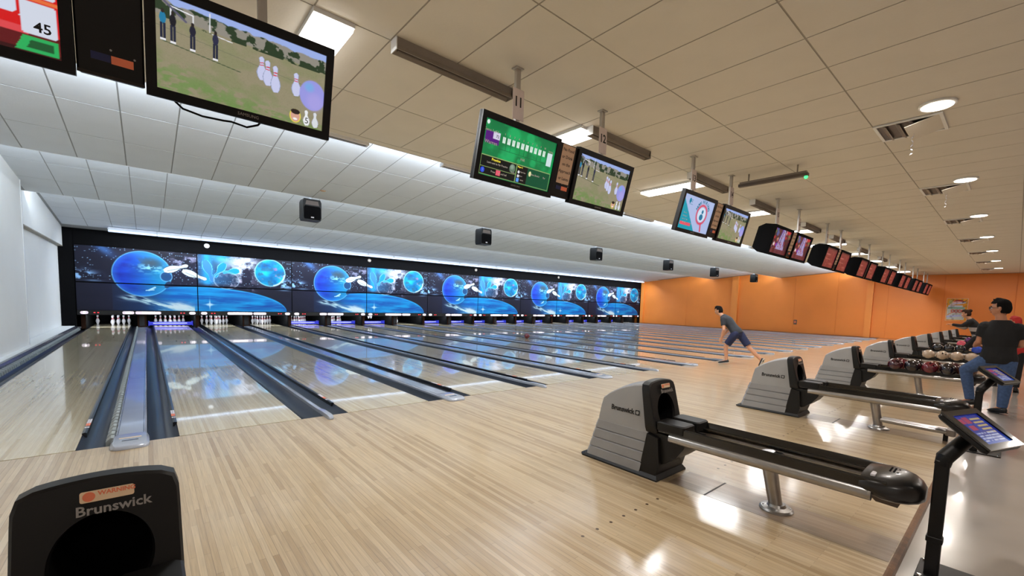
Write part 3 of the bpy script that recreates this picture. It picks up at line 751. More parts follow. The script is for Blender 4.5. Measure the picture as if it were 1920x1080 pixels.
for k in range(NP):
    for r_ in (0, 1):
        c = k % 2
        what = (('lower mural panel with a white cloud streak', 'upper mural panel with large planet and white pins'), ('lower mural panel with blue arc and star', 'upper mural panel with small cratered planet'))[c][r_]
        t = thing('mural_panel', what+', above lanes %s and %s' % (WORD[2*k], WORD[2*k+1]), 'mural panel', (-P/2+k*P, YM, .655), group='space mural panels')
        f = link('printed_face', MUR[c*2+r_], t, (-c*P, 0, 0)); link('board', mback[r_], t)
# dark frame above and around the mural
MB().box(-2.0, 31.6, YM+.02, YM+.2, 2.875, 3.42).build('mask_frame', M['black'], kind='structure')
MB().box(-2.0, -1.67, YM-.03, YM+.25, -.1, 3.36).build('mask_frame', M['black'], kind='structure')
MB().box(-1.67, 31.45, YM+.03, YM+.2, .48, 2.9).build('mask_frame', M['black'], kind='structure')
MB().box(31.42, 31.6, YM-.02, YM+.2, 0, 3.4).build('mask_frame', M['black'], kind='structure')
for j, x in enumerate((1.98, 8.4, 14.7, 21.6)):
    o = MB().lathe([(.085, 0), (.09, -.012), (.07, -.03), (.03, -.036)], 20).build('round_fitting', M['white'] if j == 0 else M['galv'])
    o.location = (x, YM+.02, 3.22); o.rotation_euler = (-PI/2, 0, 0); o.rotation_euler = (PI/2, 0, 0); o.scale = (1, 1, -1)
    tag(o, 'small round fitting on the black beam above the mural, the %s from the left' % ORD[j], 'fitting')
# number boards with lit lettering under the mural
for k in range(NP):
    t = thing('number_board', 'dark board with lit white letters and numbers %s and %s below the mural' % (WORD[2*k], WORD[2*k+1]), 'sign', (k*P, YM-.004, .568), group='number boards under the mural')
    MB().box(-P/2+.012, P/2-.012, 0, .025, -.078, .078).build('board', M['blackmat'], t)
    words_ = 'OZ TENPIN' if k % 2 == 0 else 'CHIRNSIDE PARK'
    wd = 1.05 if k % 2 == 0 else 1.36
    cx = .02 if k % 2 == 0 else -.02
    a = words_.split(' ')
    w0 = wd*(.3 if k % 2 == 0 else .64)
    for (xc, ww) in ((cx-wd/2+w0/2-.01, w0), (cx+w0/2+.01, wd-w0-.02)):
        MB().prism(rrect(ww, .104, .045, 5, xc, 0), -.008, 0, 'y').build('backing', M['signback'], t)
    x_off = cx-wd/2
    text(a[0], .106, M['signlit'], t, (cx-wd/2+w0/2-.01, -.010, -.002), bold=.003, sx=.86 if k % 2 == 0 else .98)
    text(a[1], .106, M['signlit'], t, (cx+w0/2+.01, -.010, -.002), bold=.003, sx=.98)
    for s, n in ((-1, LANE_NO[2*k]), (1, LANE_NO[2*k+1])):
        MB().prism(rrect(.20, .104, .050, 5, s*1.47, 0), -.008, 0, 'y').build('backing', M['signback'], t)
        text(str(n), .112, M['signlit'], t, (s*1.47, -.010, -.002), bold=.003)
        for d in (0, .09):
            o = MB().box(-.022, .022, -.006, 0, -.014, .014).build('indicator', M['redled'], t); o.location = (s*(1.22-d), 0, 0)

# ------------------------------------------------------------------ ball returns
br = thing('ball_return', 'x', 'ball return')
def hw_up(z): return .181-.016*max(0, (z-.385))/.36
# upper grey shell
pr = [(-2.80, .385), (-2.815, .47), (-2.835, .562), (-2.90, .612), (-2.98, .657), (-3.06, .693), (-3.14, .718), (-3.20, .731), (-3.235, .735), (-3.26, .60), (-3.305, .375), (-3.30, .355), (-2.80, .355)]
rings = []
for s in (-1, -.985, -.93, -.8, -.4, 0, .4, .8, .93, .985, 1):
    r_ = []
    for y, z in pr:
        dz = 0; yy = y
        if z > .5:
            dz = .022*(1-s*s)-(.024 if abs(s) > .99 else (.008 if abs(s) > .95 else 0))
            if z < .60 and abs(s) > .99: yy = y-.012
        elif abs(s) > .99 and y > -2.83: yy = y-.012
        r_.append((s*hw_up(z), yy, z+dz))
    rings.append(r_)
us = MB().loft(rings).build('upper_shell', M['hood'], br, 25)
bm = bmesh.new(); bm.from_mesh(us.data)   # the front of the shell is open behind the mouth
bmesh.ops.delete(bm, geom=[f_ for f_ in bm.faces if f_.normal.y < -.8 and f_.calc_center_median().y < -3.2 and f_.calc_center_median().z > .37 and f_.calc_center_median().z < .72], context='FACES')
bm.to_mesh(us.data); bm.free()
# lower shell with four moulded steps
mb = MB()
lv = [(.030, .212, -2.675, -3.255), (.10, .206, -2.70, -3.268)]
steps = [.030, .115, .200, .285, .370]
for a in range(4):
    z0, z1 = steps[a], steps[a+1]
    f0 = (z0-.03)/.34; f1 = (z1-.03)/.34
    def rg(z, f, o):
        h = .205-.030*f+o; ya = -2.685-.095*f+o; yb = -3.258-.05*f
        return [(-h, yb, z), (h, yb, z), (h, ya-.03, z), (h-.03, ya, z), (-h+.03, ya, z), (-h, ya-.03, z)]
    mb.loft([rg(z0, f0, .008), rg(z1-.014, f1, .008), rg(z1, f1, -.008)])
mb.build('lower_shell', M['hoodrib'], br, 20)
# dark skirt
MB().loft([[(-.225, -3.43, 0), (.225, -3.43, 0), (.225, -2.66, 0), (.19, -2.62, 0), (-.19, -2.62, 0), (-.225, -2.66, 0)],
           [(-.225, -3.43, .012), (.225, -3.43, .012), (.225, -2.66, .012), (.19, -2.62, .012), (-.19, -2.62, .012), (-.225, -2.66, .012)],
           [(-.200, -3.41, .045), (.200, -3.41, .045), (.200, -2.70, .045), (.17, -2.675, .045), (-.17, -2.675, .045), (-.200, -2.70, .045)]]).build('skirt', M['blackmat'], br)
# black front: lower block and belly under the rack
MB().prism([(-3.24, .02), (-3.40, .02), (-3.415, .10), (-3.425, .13), (-3.47, .15), (-3.55, .215), (-3.61, .30), (-3.63, .365), (-3.34, .375), (-3.30, .36), (-3.262, .06)], -.17, .17).build('front_block', M['blackmat'], br)
MB().prism([(-3.25, .02), (-3.40, .02), (-3.43, .12), (-3.41, .34), (-3.31, .36)], -.205, .205).build('front_side', M['blackmat'], br)
# bezel with the oval ball mouth
def bez(y0, y1, z, s=1):
    t = (z-.355)/.38; return y0+(y1-y0)*t
N_ = 48; mb = MB()
def outer(k):
    a = 2*PI*k/N_; c, s_ = math.cos(a), math.sin(a); p = 12
    r = (abs(c)**p+abs(s_)**p)**(-1/p); x, z = c*r, s_*r
    zz = .555+.195*z
    h = .199-.007*(zz-.36)/.39
    if z > .5: zz += .022*(1-x*x)
    return x*h, zz
def inner(k, g=1):
    a = 2*PI*k/N_; return .118*math.cos(a)*g, .525+.135*math.sin(a)*g
r0 = [(outer(k)[0], bez(-3.295, -3.232, outer(k)[1]), outer(k)[1]) for k in range(N_)]
r1 = [(outer(k)[0]*1.0, bez(-3.385, -3.292, outer(k)[1]), outer(k)[1]) for k in range(N_)]
r1b = [(outer(k)[0]*.96, bez(-3.395, -3.302, outer(k)[1]), .555+(outer(k)[1]-.555)*.965) for k in range(N_)]
r2 = [(inner(k, 1.05)[0], bez(-3.395, -3.302, inner(k, 1.05)[1]), inner(k, 1.05)[1]) for k in range(N_)]
r3 = [(inner(k)[0], bez(-3.385, -3.292, inner(k)[1])+.01, inner(k)[1]) for k in range(N_)]
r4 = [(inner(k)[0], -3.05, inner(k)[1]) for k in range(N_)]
mb.loft([r0, r1, r1b, r2, r3], 0, cap=False)
mb.build('mouth_bezel', M['blackmat'], br, 35)
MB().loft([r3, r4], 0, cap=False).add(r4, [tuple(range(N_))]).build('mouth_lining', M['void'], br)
BT = math.atan2(.093, .39)
text('Brunswick', .042, M['inkg'], br, (.03, -3.330, .682), (PI/2-BT, 0, 0), .001, bold=.0008, sx=1.0)
wl_ = MB().prism(rrect(.125, .034, .006, 4), 0, .0015, 'z').build('warning_label', M['labelc'], br); wl_.location = (.015, -3.322, .724); wl_.rotation_euler = (PI/2-BT, 0, 0)
text('WARNING', .018, M['labelo'], wl_, (.022, .006, .0015), (0, 0, 0), .0003, bold=.0006)
MB().lathe([(.0145, 0), (.0145, .0004)], 16, (-.042, 0, .0015)).build('warning_symbol', M['labelo'], wl_)
# side names on the shell, left and right
for s in (-1, 1):
    x_ = s*.1768
    t_ = text('Brunswick', .060, M['ink'], br, (x_+s*.0005, -3.045, .497), (PI/2, 0, s*PI/2), .0012, bold=.0014, sx=.92)
    t_.rotation_euler = Euler((PI/2, 0, s*PI/2)); t_.rotation_euler.rotate_axis('X', -.044)
    e_ = MB().prism(rrect(.042, .042, .006, 3), 0, .0012, 'z').prism(rrect(.026, .026, .010, 4), .0012, .002, 'z', 1).build('emblem', [M['ink'], M['hood']], br)
    e_.location = (x_+s*.0005, -3.045+(-.150 if s < 0 else .150), .497); e_.rotation_euler = Euler((PI/2, 0, s*PI/2)); e_.rotation_euler.rotate_axis('X', -.044)
# rack: two dark tracks, silver side tubes, nose, leg
for s in (-1, 1):
    pf = [(s*.187, .392), (s*.187, .446), (s*.178, .456), (s*.168, .446), (s*.152, .420), (s*.128, .412), (s*.110, .415), (s*.100, .424), (s*.094, .422), (s*.104, .409), (s*.128, .404), (s*.150, .392)]
    MB().prism(pf, -4.80, -3.40, 'y').build('track', M['blackgloss'], br)
    MB().tube([(s*.176, -3.50, .362), (s*.176, -4.74, .362)], .034, 18).build('side_tube', M['steel'], br)
    MB().box(s*.11-.085, s*.11+.085, -3.62, -3.38, .40, .475, bev=.015).build('track_collar', M['blackmat'], br)
MB().box(-.10, .10, -3.60, -3.38, .40, .425).build('mouth_tray', M['blackgloss'], br)
ns = []
for y, h, zt, zb in ((-4.68, .190, .462, .365), (-4.72, .204, .474, .345), (-4.78, .202, .482, .325), (-4.84, .180, .480, .320), (-4.89, .146, .470, .325), (-4.925, .104, .452, .335), (-4.948, .052, .426, .352)):
    ns.append([(h*math.copysign(abs(math.cos(a))**.75, math.cos(a)), y, (zt+zb)/2+(zt-zb)/2*math.copysign(abs(math.sin(a))**.8, math.sin(a))) for a in [2*PI*k/28 for k in range(28)]])
MB().loft(ns).build('nose', M['nose'], br, 50)
MB().loft([[(x, y, .34) for x, y in ((-.08, -4.70), (.08, -4.70), (.10, -4.86), (-.10, -4.86))], [(x, y, .285) for x, y in ((-.04, -4.74), (.04, -4.74), (.05, -4.84), (-.05, -4.84))]]).build('drain_cup', M['galvd'], br)
for k in range(5):
    MB().box(-.045, .045, -4.790-.017*k-.005, -4.790-.017*k+.003, .470-.0008*k*k, .4835-.0009*k*k).build('vent_slot', M['void'], br)
MB().box(-.150, -.085, -4.745, -4.722, .455, .4725, bev=.003).build('sticker', M['labelw'], br)
MB().tube([(.0, -4.13, .40), (.01, -4.15, .30), (.045, -4.195, .03)], [.052, .048, .043], 20).build('leg', M['steel'], br)
MB().box(-.15, .15, -4.19, -4.09, .345, .375, bev=.006).build('leg_bracket', M['steel'], br)
MB().lathe([(.105, 0), (.105, .010), (.095, .020), (.060, .028), (.052, .045)], 28, (.048, -4.20, 0)).build('foot_flange', M['steel'], br)
for a in (0.4, 2.0, 3.5, 5.0):
    MB().lathe([(.008, 0), (.008, .006)], 8, (.048+.08*math.cos(a), -4.20+.08*math.sin(a), .020)).build('bolt', M['chrome'], br)
RET = []
pos = ['only its dark mouth end in view', 'empty rack reaching the kiosk', 'with a low steel rack under it', 'loaded with dark balls', 'loaded with cream balls',
       'blue ball at its end', 'carrying a pink ball', 'carrying purple balls', 'second to last', 'last before the orange wall']
for k in range(NP):
    lab = 'ball return serving lanes %s and %s, %s' % (WORD[2*k], WORD[2*k+1], pos[k])
    if k == 0: br['label'] = lab; br['group'] = 'ball returns on the approach'; RET.append(br)
    else: RET.append(copy_tree(br, lab, loc=(k*P, 0, 0)))
RET[0].location = (.018, 0, -.006)
# low rack under the third return
for s in (-.07, 0, .07):
    MB().tube([(s+.05, -4.22, .12), (s+.05, -4.80, .11)], .022, 12).build('low_rack_tube', M['steel'], RET[2])
MB().box(-.045, .145, -4.86, -4.78, .075, .14, bev=.012).build('low_rack_end', M['galv'], RET[2])
MB().box(.03, .07, -4.80, -4.76, 0, .08).build('low_rack_foot', M['blackmat'], RET[2])

# ------------------------------------------------------------------ bowling balls
bm_cache = {}
def ball(name_m, rgb, x, y, z, label, group=None, r=.108):
    if name_m not in bm_cache:
        m = mat(name_m, rgb, .12, 0, 0, .25, 9, .6)
        mb = MB().ball((0, 0, 0), r, 24)
        bm_cache[name_m] = (mb.mesh('bowling_ball', m, 60), MB().lathe([(.0125, 0), (.0125, .0012)], 10, (0, 0, r-.0008)).mesh('finger_hole', M['void']))
    t = link('bowling_ball', bm_cache[name_m][0], None, (x, y, z)); tag(t, label, 'bowling ball', group)
    for a, b in ((.22, .1), (.22, 1.2), (.35, 3.6)):
        h = link('finger_hole', bm_cache[name_m][1], t)
        h.matrix_local = Matrix.Rotation(b, 4, 'Z') @ Matrix.Rotation(a, 4, 'Y')
    t.rotation_euler = (random.uniform(-.9, .9), random.uniform(-.9, .9), random.uniform(0, 6))
    return t
ball('maroon ball', (96, 24, 34), 11.05, 7.27, .109, 'dark red bowling ball rolling down the lane left of the bowler')
ZB = .3985+.108
pl_ = ['nearest the hood', 'second from the hood', 'third from the hood', 'fourth from the hood', 'fifth from the hood']
cols = [('wine ball', (58, 14, 24)), ('dark ball', (26, 18, 22)), ('maroon ball', 0), ('dark ball', 0), ('brown ball', (86, 50, 38))]
for n in range(5):
    nm, c = cols[n]; ball(nm, c, 3*P-.113, -3.86-.221*n, ZB, 'dark bowling ball, near row of the third grey return, %s' % pl_[n], 'dark balls on the third grey return')
for n in range(4):
    nm, c = cols[(n+2) % 5]; ball(nm, c, 3*P+.113, -3.90-.221*n, ZB, 'dark bowling ball, far row of the third grey return, %s' % pl_[n], 'dark balls on the third grey return')
for n in range(4): ball('cream ball', (176, 156, 136), 4*P-.113, -3.95-.225*n, ZB, 'cream bowling ball on the fourth grey ball return, %s' % pl_[n], 'cream balls on the fourth grey return')
for n in range(3): ball('charcoal ball', (30, 30, 36), 5*P-.113, -3.80-.222*n, ZB, 'charcoal bowling ball on the fifth grey ball return, %s' % pl_[n], 'charcoal balls on the fifth grey return')
ball('blue ball', (30, 70, 190), 5*P-.113, -4.56, ZB, 'bright blue bowling ball beside the elbow of the man in black')
ball('pink ball', (216, 84, 110), 6*P-.113, -4.06, ZB, 'pink bowling ball on the sixth grey ball return')
ball('navy ball', (34, 40, 110), 6*P-.113, -4.42, ZB, 'navy bowling ball on the sixth grey ball return')
ball('purple ball', (92, 40, 110), 7*P-.113, -4.05, ZB, 'purple bowling ball on the seventh grey ball return, nearer the hood', 'purple balls on the seventh grey return')
ball('purple ball', 0, 7*P-.113, -4.32, ZB, 'purple bowling ball on the seventh grey ball return, nearer the nose', 'purple balls on the seventh grey return')
ball('dark ball', (40, 26, 32), 8*P-.113, -4.1, ZB, 'dark bowling ball on the eighth grey ball return')

# ------------------------------------------------------------------ screens over the approach
def pic_field(X, Y):     # X 0..16, Y 0..9
    p = Pic(X, Y, (146, 138, 112)); n = vnoise(X*1.4, Y*3, 5); n2 = vnoise(X*.5+4, Y*.8+9, 3); n3 = vnoise(X*9, Y*12, 3)
    p.mix(sstep(.45, .7, n2)*.4, (122, 132, 88)); p.mix(sstep(4.2-X*.18, 1.2-X*.1, Y)*.6*sstep(.35, .6, n), (96, 140, 66)); p.mix((n3-.5)*.5, (104, 100, 72))
    hz = 8.25-.06*(X-8)*.2
    p.mix(sstep(hz-1.25, hz-1.1, Y)*.9, (140, 136, 128)); tr_ = sstep(.46, .52, vnoise(X*1.1+7, Y*1.4, 4))
    p.mix(tr_*(Y > hz-1.4)*(Y < hz+.2), (40, 58, 38)); p.mix(sstep(hz+.05, hz+.2, Y+.5*(vnoise(X*1.3, Y*0+2, 3)-.5)), (152, 172, 226))
    p.line(0, 6.1, 16, 4.6, .03, (110, 112, 90)); p.line(1.2, 6.6, 1.2, 8.2, .07, (230, 230, 236)); p.line(1.2, 8.2, 3.0, 8.0, .07, (230, 230, 236)); p.line(3.0, 8.0, 3.0, 6.7, .06, (230, 230, 236))
    p.line(4.4, 7.0, 4.4, 8.8, .06, (226, 226, 232)); p.line(4.6, 6.9, 6.4, 6.75, .05, (226, 226, 232)); p.line(0, 9, 2.4, 7.2, .12, (90, 88, 110))
    for x, y, h, c in ((.55, 5.0, 2.6, (30, 120, 160)), (1.35, 4.95, 2.7, (24, 26, 36)), (2.95, 4.8, 2.4, (30, 32, 50)), (4.9, 4.6, 2.6, (40, 44, 70))):
        p.ell(x, y+h*.72, .26, h*.22, c); p.rect(x-.2, x-.04, y-.1, y+h*.55, (34, 40, 60)); p.rect(x+.04, x+.2, y-.1, y+h*.55, (34, 40, 60)); p.ell(x, y+h*.97, .14, .2, (40, 34, 34)); p.rect(x-.22, x+.24, y-.2, y-.02, (226, 226, 230))
    p.line(.5, 4.75, 7.2, 4.0, .05, (70, 84, 60))
    for x, y, h in ((9.3, 3.9, 2.5), (9.9, 3.5, 2.7), (10.7, 3.0, 2.9), (12.9, 3.3, 2.6)):
        p.pin(x, y, x-.1, y+h, .46, (196, 200, 232), (150, 160, 190), (206, 70, 84))
    p.ell(14.7, 3.9, 1.45, 1.75, (150, 150, 222)); p.ell(14.3, 4.8, .5, .5, (110, 176, 226), .7, .6); p.ell(15, 3.2, .9, 1.0, (178, 164, 226), .5, .5)
    p.ell(12.9, 1.0, .62, .80, (232, 214, 70)); p.ell(12.9, 1.0, .52, .7, (210, 160, 140)); p.ell(12.9, 1.5, .5, .3, (40, 30, 28)); p.ell(12.9, .65, .25, .12, (240, 240, 240))
    p.pin(14.2, .2, 14.1, 2.0, .34, (232, 234, 236), (190, 190, 200)); p.pin(15.2, .2, 15.1, 2.0, .34, (214, 218, 224), (170, 170, 190))
    return p.lin()
def pic_score(X, Y):
    p = Pic(X, Y, (16, 120, 66)); n = vnoise(X*.5, Y*.6, 3)
    p.mix(sstep(.4, .7, n)*.6, (20, 170, 90)); p.mix(sstep(2.6, 5.5, abs(Y-5))*.35, (8, 70, 40))
    for x, y, r in ((6, 7.8, 1.5), (11, 6.8, 1.2), (5.5, 4.4, 1.6), (11.2, 4.2, .7), (13.5, 5.6, .6), (9.8, 8.3, .9), (8.0, 3.9, .4)): p.ell(x, y, r, r*.9, (40, 196, 116), .45, .3)
    p.rect(.4, 3.2, 5.3, 7.2, (84, 22, 120)); p.rect(1.9, 3.3, 6.2, 7.3, (210, 204, 226))
    for k in range(10):
        x = 3.9+1.02*k; p.rect(x, x+.62, 5.95+.0*k, 6.95, (214, 232, 220)); p.rect(x+.27, x+.33, 6.4, 6.95, (120, 160, 140)); p.rect(x+.8, x+.84, 4.9, 6.9, (10, 70, 44))
    p.rect(3.4, 15.6, 4.82, 4.88, (10, 76, 46)); p.rect(14.3, 15.5, 4.6, 6.9, (206, 224, 226))
    p.rect(.2, 7.7, .2, 3.3, (8, 16, 16)); p.rect(7.9, 10.4, .2, 3.3, (10, 12, 14)); p.rect(10.4, 15.8, .2, 3.3, (8, 78, 50))
    for (a, b, c, d) in ((.2, 7.7, 3.26, 3.34), (.2, 7.7, 1.45, 1.52), (7.8, 7.9, .2, 3.3), (.2, 15.8, .14, .22), (7.8, 15.8, 3.26, 3.34), (.14, .22, .2, 3.3), (15.75, 15.83, .2, 3.3)): p.rect(a, b, c, d, (150, 176, 110))
    p.ell(6.9, 2.35, .65, .75, (96, 120, 100)); p.ell(6.8, 2.6, .4, .4, (150, 176, 160), .7, .5); p.ell(.8, .85, .4, .45, (40, 80, 220)); p.rect(3.6, 4.5, .5, 1.35, (226, 90, 110))
    p.ell(8.4, 2.1, .25, .25, (226, 226, 230)); p.ell(8.4, 1.4, .25, .25, (220, 220, 226)); p.rect(8.1, 8.7, .4, 1.0, (90, 150, 230)); p.ell(11.0, 2.3, .3, .45, (230, 226, 170))
    p.ell(.6, 8.5, .28, .34, (230, 240, 236))
    return p.lin()
def pic_hire(X, Y):
    p = Pic(X, Y, (170, 186, 226)); p.mix(X < (8.2-Y)*1.06, (0, 150, 172))
    p.ring(10.6, 4.9, 2.6, 2.5, .12, (216, 60, 86)); p.line(11.3, 2.5, 12.0, .5, .35, (216, 60, 86)); p.ell(10.6, 4.9, 2.1, 2.0, (206, 222, 240)); p.ell(10.8, 5.7, .5, .55, (20, 110, 150)); p.ell(10.6, 4.2, .95, .85, (20, 110, 150))
    p.ell(3.2, 7.6, .5, .7, (0, 130, 160)); p.rect(3.0, 4.7, 6.7, 6.85, (90, 140, 180), .7); p.rect(.9, 6.2, 1.1, 1.9, (226, 80, 100))
    return p.lin()
def pic_cards(X, Y):
    p = Pic(X, Y, (40, 18, 34)); n = vnoise(X*1.2+3, Y*1.5+8, 3)
    for k in range(26):
        x, y = LAT[k, 3]*16, LAT[k, 9]*9; c = [(196, 30, 46), (110, 40, 190), (226, 214, 226), (60, 90, 150), (200, 150, 110), (90, 120, 60)][k % 6]
        p.ell(x, y, .5+LAT[k, 5]*1.1, .4+LAT[k, 7]*.8, c, .85, .3)
    p.mix(((X-8)*(9-Y)*.0+np.abs(X-8.6)) < (9-Y)*.42+.9, (150, 146, 190)); p.line(8.2, 8.5, 7.4, 3.6, .3, (50, 40, 84)); p.line(10.5, 8.5, 11.2, 3.4, .35, (40, 34, 110)); p.line(7, 8.5, 5.0, 4, .3, (60, 40, 120))
    p.mix((n > .6)*.6, (150, 26, 40)); p.rect(0, 16, 0, 1.6, (70, 16, 26), .8)
    return p.lin()
def pic_red(X, Y):
    n = vnoise(X*.9+8, Y*1.1+3, 4); p = Pic(X, Y, (92, 26, 40)); p.mix(sstep(.4, .65, n)*.7, (130, 50, 52)); p.mix(sstep(.55, .7, vnoise(X*2, Y*2.4, 3))*.5, (150, 110, 70))
    p.rect(1.5, 7, 5.8, 6.2, (190, 120, 110), .6); p.rect(1.5, 9, 3.8, 4.1, (180, 110, 100), .5); p.rect(10, 14, 1.5, 2.2, (170, 90, 80), .6); p.rect(0, 16, 8.3, 9, (50, 18, 30))
    return p.lin()
def pic_bus(X, Y):
    p = Pic(X, Y, (206, 20, 24)); p.mix((Y > 5.3), (150, 30, 34)); p.mix((Y > 6.6), (60, 20, 26)); p.rect(0, 16, 0, 1.9, (92, 16, 22)); p.rect(0, 14, 1.6, 2.1, (216, 70, 76)); p.rect(0, 16, 0, .35, (50, 10, 14))
    for x in (1.4, 4.6, 7.8, 11.0):
        p.mix(((np.abs(X-x-1.2)/1.25)**6+(np.abs(Y-3.9)/.85)**6) < 1, (206, 214, 232)); p.rect(x+2.75, x+2.82, 1.9, 5.3, (110, 10, 20))
    p.mix(((np.abs(X-14.75)/1.15)**8+(np.abs(Y-3.0)/1.35)**8) < 1, (206, 212, 226)); p.mix(((np.abs(X-14.75)/1.15)**8+(np.abs(Y-6.1)/1.25)**8) < 1, (206, 212, 226)); p.rect(13.5, 16, 4.42, 4.78, (226, 110, 60))
    p.mix((X > 13.1+.4*Y) & (X < 15.9) & (Y > .1) & (Y < 1.45), (40, 170, 90)); p.mix((X > 13.7+.4*Y) & (X < 15.6) & (Y > .4) & (Y < 1.2), (24, 84, 44))
    return p.lin()
TW, TH = .93, .555
def scr_mesh(paint, nx=240, ny=135):
    me = print_mesh('screen', 0, 16, 0, 9, nx, ny, paint, M['screen'])
    me.transform(Matrix.Translation((-(TW-.09)/2, 0, .048)) @ Matrix.Diagonal(((TW-.09)/16, 1, (TH-.10)/9, 1)))
    return me
SCR = {'field': scr_mesh(pic_field, 320, 180), 'score': scr_mesh(pic_score, 240, 135), 'hire': scr_mesh(pic_hire, 160, 90), 'cards': scr_mesh(pic_cards, 120, 68), 'red': scr_mesh(pic_red, 80, 45), 'bus': scr_mesh(pic_bus, 160, 90)}
TILT = math.radians(14.5)
def bez_mesh(crt):
    mb = MB(); x, z = TW/2, TH
    for a in ((-x, x, 0, .048), (-x, x, TH-.052, TH)): mb.box(a[0], a[1], -.012, .035, a[2], a[3])
    mb.box(-x, -x+.045, -.012, .035, .048, TH-.052); mb.box(x-.045, x, -.012, .035, .048, TH-.052)
    mb.box(-x, x, .004, .045, .0, TH)
    if crt:
        mb.loft([[(sx*TW/2*s, y, TH/2+sz*TH/2*s) for sx, sz in ((-1, -1), (1, -1), (1, 1), (-1, 1))] for y, s in ((.045, .99), (.20, .96), (.36, .72))])
    else:
        mb.loft([[(sx*TW/2*s, y, TH/2+sz*TH/2*s) for sx, sz in ((-1, -1), (1, -1), (1, 1), (-1, 1))] for y, s in ((.045, .97), (.085, .86))])
    return mb.mesh('bezel', M['tvb'] if not crt else M['black'], 30)
BZ = [bez_mesh(False), bez_mesh(True)]
pole_me = MB().box(-.025, .025, -.012, .022, -.62, .0).box(-.045, .045, -.032, .042, -.012, 0).mesh('hanging_pole', M['polep'], 0)
mount = MB().box(-.12, .12, .085, .12, .15, .45).box(-.02, .03, .10, .20, .2, .62).mesh('mount', M['galvd'], 0)
logo = None
kinds = {(0, 0): 'bus', (0, 1): 'field', (1, 0): 'score', (1, 1): 'field', (2, 0): 'hire', (2, 1): 'field', (3, 0): 'cards', (3, 1): 'cards'}
desc = {'bus': 'showing a red vehicle and prices', 'field': 'showing a sports field with giant tenpins', 'score': 'showing a green score table', 'hire': 'showing a blue hiring notice', 'cards': 'showing a colourful dark picture', 'red': 'showing a dim dark red picture'}
for k in range(NP):
    for s in (0, 1):
        kd = kinds.get((k, s), 'red'); crt = k >= 3
        cx = k*P+(-.555 if s == 0 else .64)
        lab = 'black overhead screen over lane %s, %s' % (WORD[2*k+s], desc[kd])
        t = thing('overhead_screen', lab, 'screen', (cx, -1.972, 2.432), (TILT, 0, 0), 'overhead screens')
        link('bezel', BZ[crt], t); sc = link('screen', SCR[kd], t, (0, -.0125 if False else .0025, 0))
        px = k*P+(-.507 if s == 0 else .734)-cx
        q = link('hanging_pole', pole_me, t); q.matrix_local = Matrix.Rotation(-TILT, 4, 'X') @ Matrix.Translation((px, 0, 0))
        # pole top reaches the ceiling plane
        wz = ZC-2.432; q.matrix_local = Matrix.Rotation(-TILT, 4, 'X') @ Matrix.Translation((px, .045, wz-.001))
        q.scale = (1, 1, (wz-.42)/.62)
        if k < 3: text('SAMSUNG', .024, M['inkg'], t, (0.0, -.0135, .024), depth=.0006, name='brand_lettering')
        if kd == 'score':
            for body, sz, x, z, m_ in (('Game 1 of 3', .030, .075, .37, 'inkw'), ('Warren', .042, .085, .275, 'inkw'), ('72', .032, .145, .335, 'ink'), ('TOTAL', .020, .785, .36, 'inkw'), ('PAR', .03, .46, .215, 'inkw'),
                                       ('Practice', .030, .17, .145, 'sticky'), ('Learn and do Par Practice', .022, .19, .115, 'inkw'), ('Press      to end ball', .022, .22, .045, 'inkw'), ('Frame', .018, .375, .085, 'inkw'), ('i', .034, .044, .045, 'inkw'),
                                       ('Player 2', .018, .45, .15, 'sticky'), ('Open lane', .016, .49, .11, 'inkw'), ('Spare', .016, .47, .075, 'inkw'), ('Strike', .016, .49, .04, 'inkw'), ('Next Bowler', .022, .645, .115, 'inkw'), ('Par', .024, .76, .115, 'inkw')):
                mm = M.get(m_) or mat('yellow lettering', (240, 226, 70), .5, 0, .8, 0); M[m_] = mm
                text(body, sz, mm, sc, (-(TW-.09)/2+x, -.002, .048+z), depth=.0003, bold=.0004)
            for n in range(10): text(str(n+1), .024, M['inkw'], sc, (-(TW-.09)/2+.222+.0535*n, -.002, .048+.375), depth=.0003, bold=.0004)
        if kd == 'bus':
            text('40', .060, M['ink'], sc, (-(TW-.09)/2+.785, -.002, .048+.272), depth=.0003, bold=.001); text('45', .060, M['ink'], sc, (-(TW-.09)/2+.785, -.002, .048+.118), depth=.0003, bold=.001)
        if kd == 'field': text('5', .05, M['ink'], sc, (-(TW-.09)/2+.745, -.002, .048+.038), depth=.0003)
        if kd == 'hire':
            teal = M.setdefault('teal', mat('teal lettering', (0, 120, 160), .5, 0, .4, 0))
            for n, ch in enumerate('NOW HIRING'):
                a = math.radians(158-14*n)
                if ch != ' ': text(ch, .062, teal, sc, (-(TW-.09)/2+.558+.178*math.cos(a), -.002, .048+.247+.178*math.sin(a)), (PI/2, -(a-PI/2), 0), .0003, bold=.002)
            text('OZ', .05, teal, sc, (-(TW-.09)/2+.20, -.002, .048+.385), depth=.0003)
            for n, b_ in enumerate(('See the', 'manager /', 'visit our site', 'to apply')): text(b_, .03, M['inkw'], sc, (-(TW-.09)/2+.12+.012*n, -.002, .048+.215-.042*n), depth=.0003)
    # dark box between the two screens
    t = thing('console_box', 'black box joining the overhead screens of lanes %s and %s' % (WORD[2*k], WORD[2*k+1]), 'box', (k*P+.042, -1.975, 2.47), (TILT, 0, 0), 'boxes between the overhead screens')
    MB().box(-.128, .128, .0, .16, -.005, .50, bev=.008).build('box', M['blackmat'], t)
    MB().box(-.128, .128, -.004, .0, -.012, .004).build('lower_rim', M['blackgloss'], t)
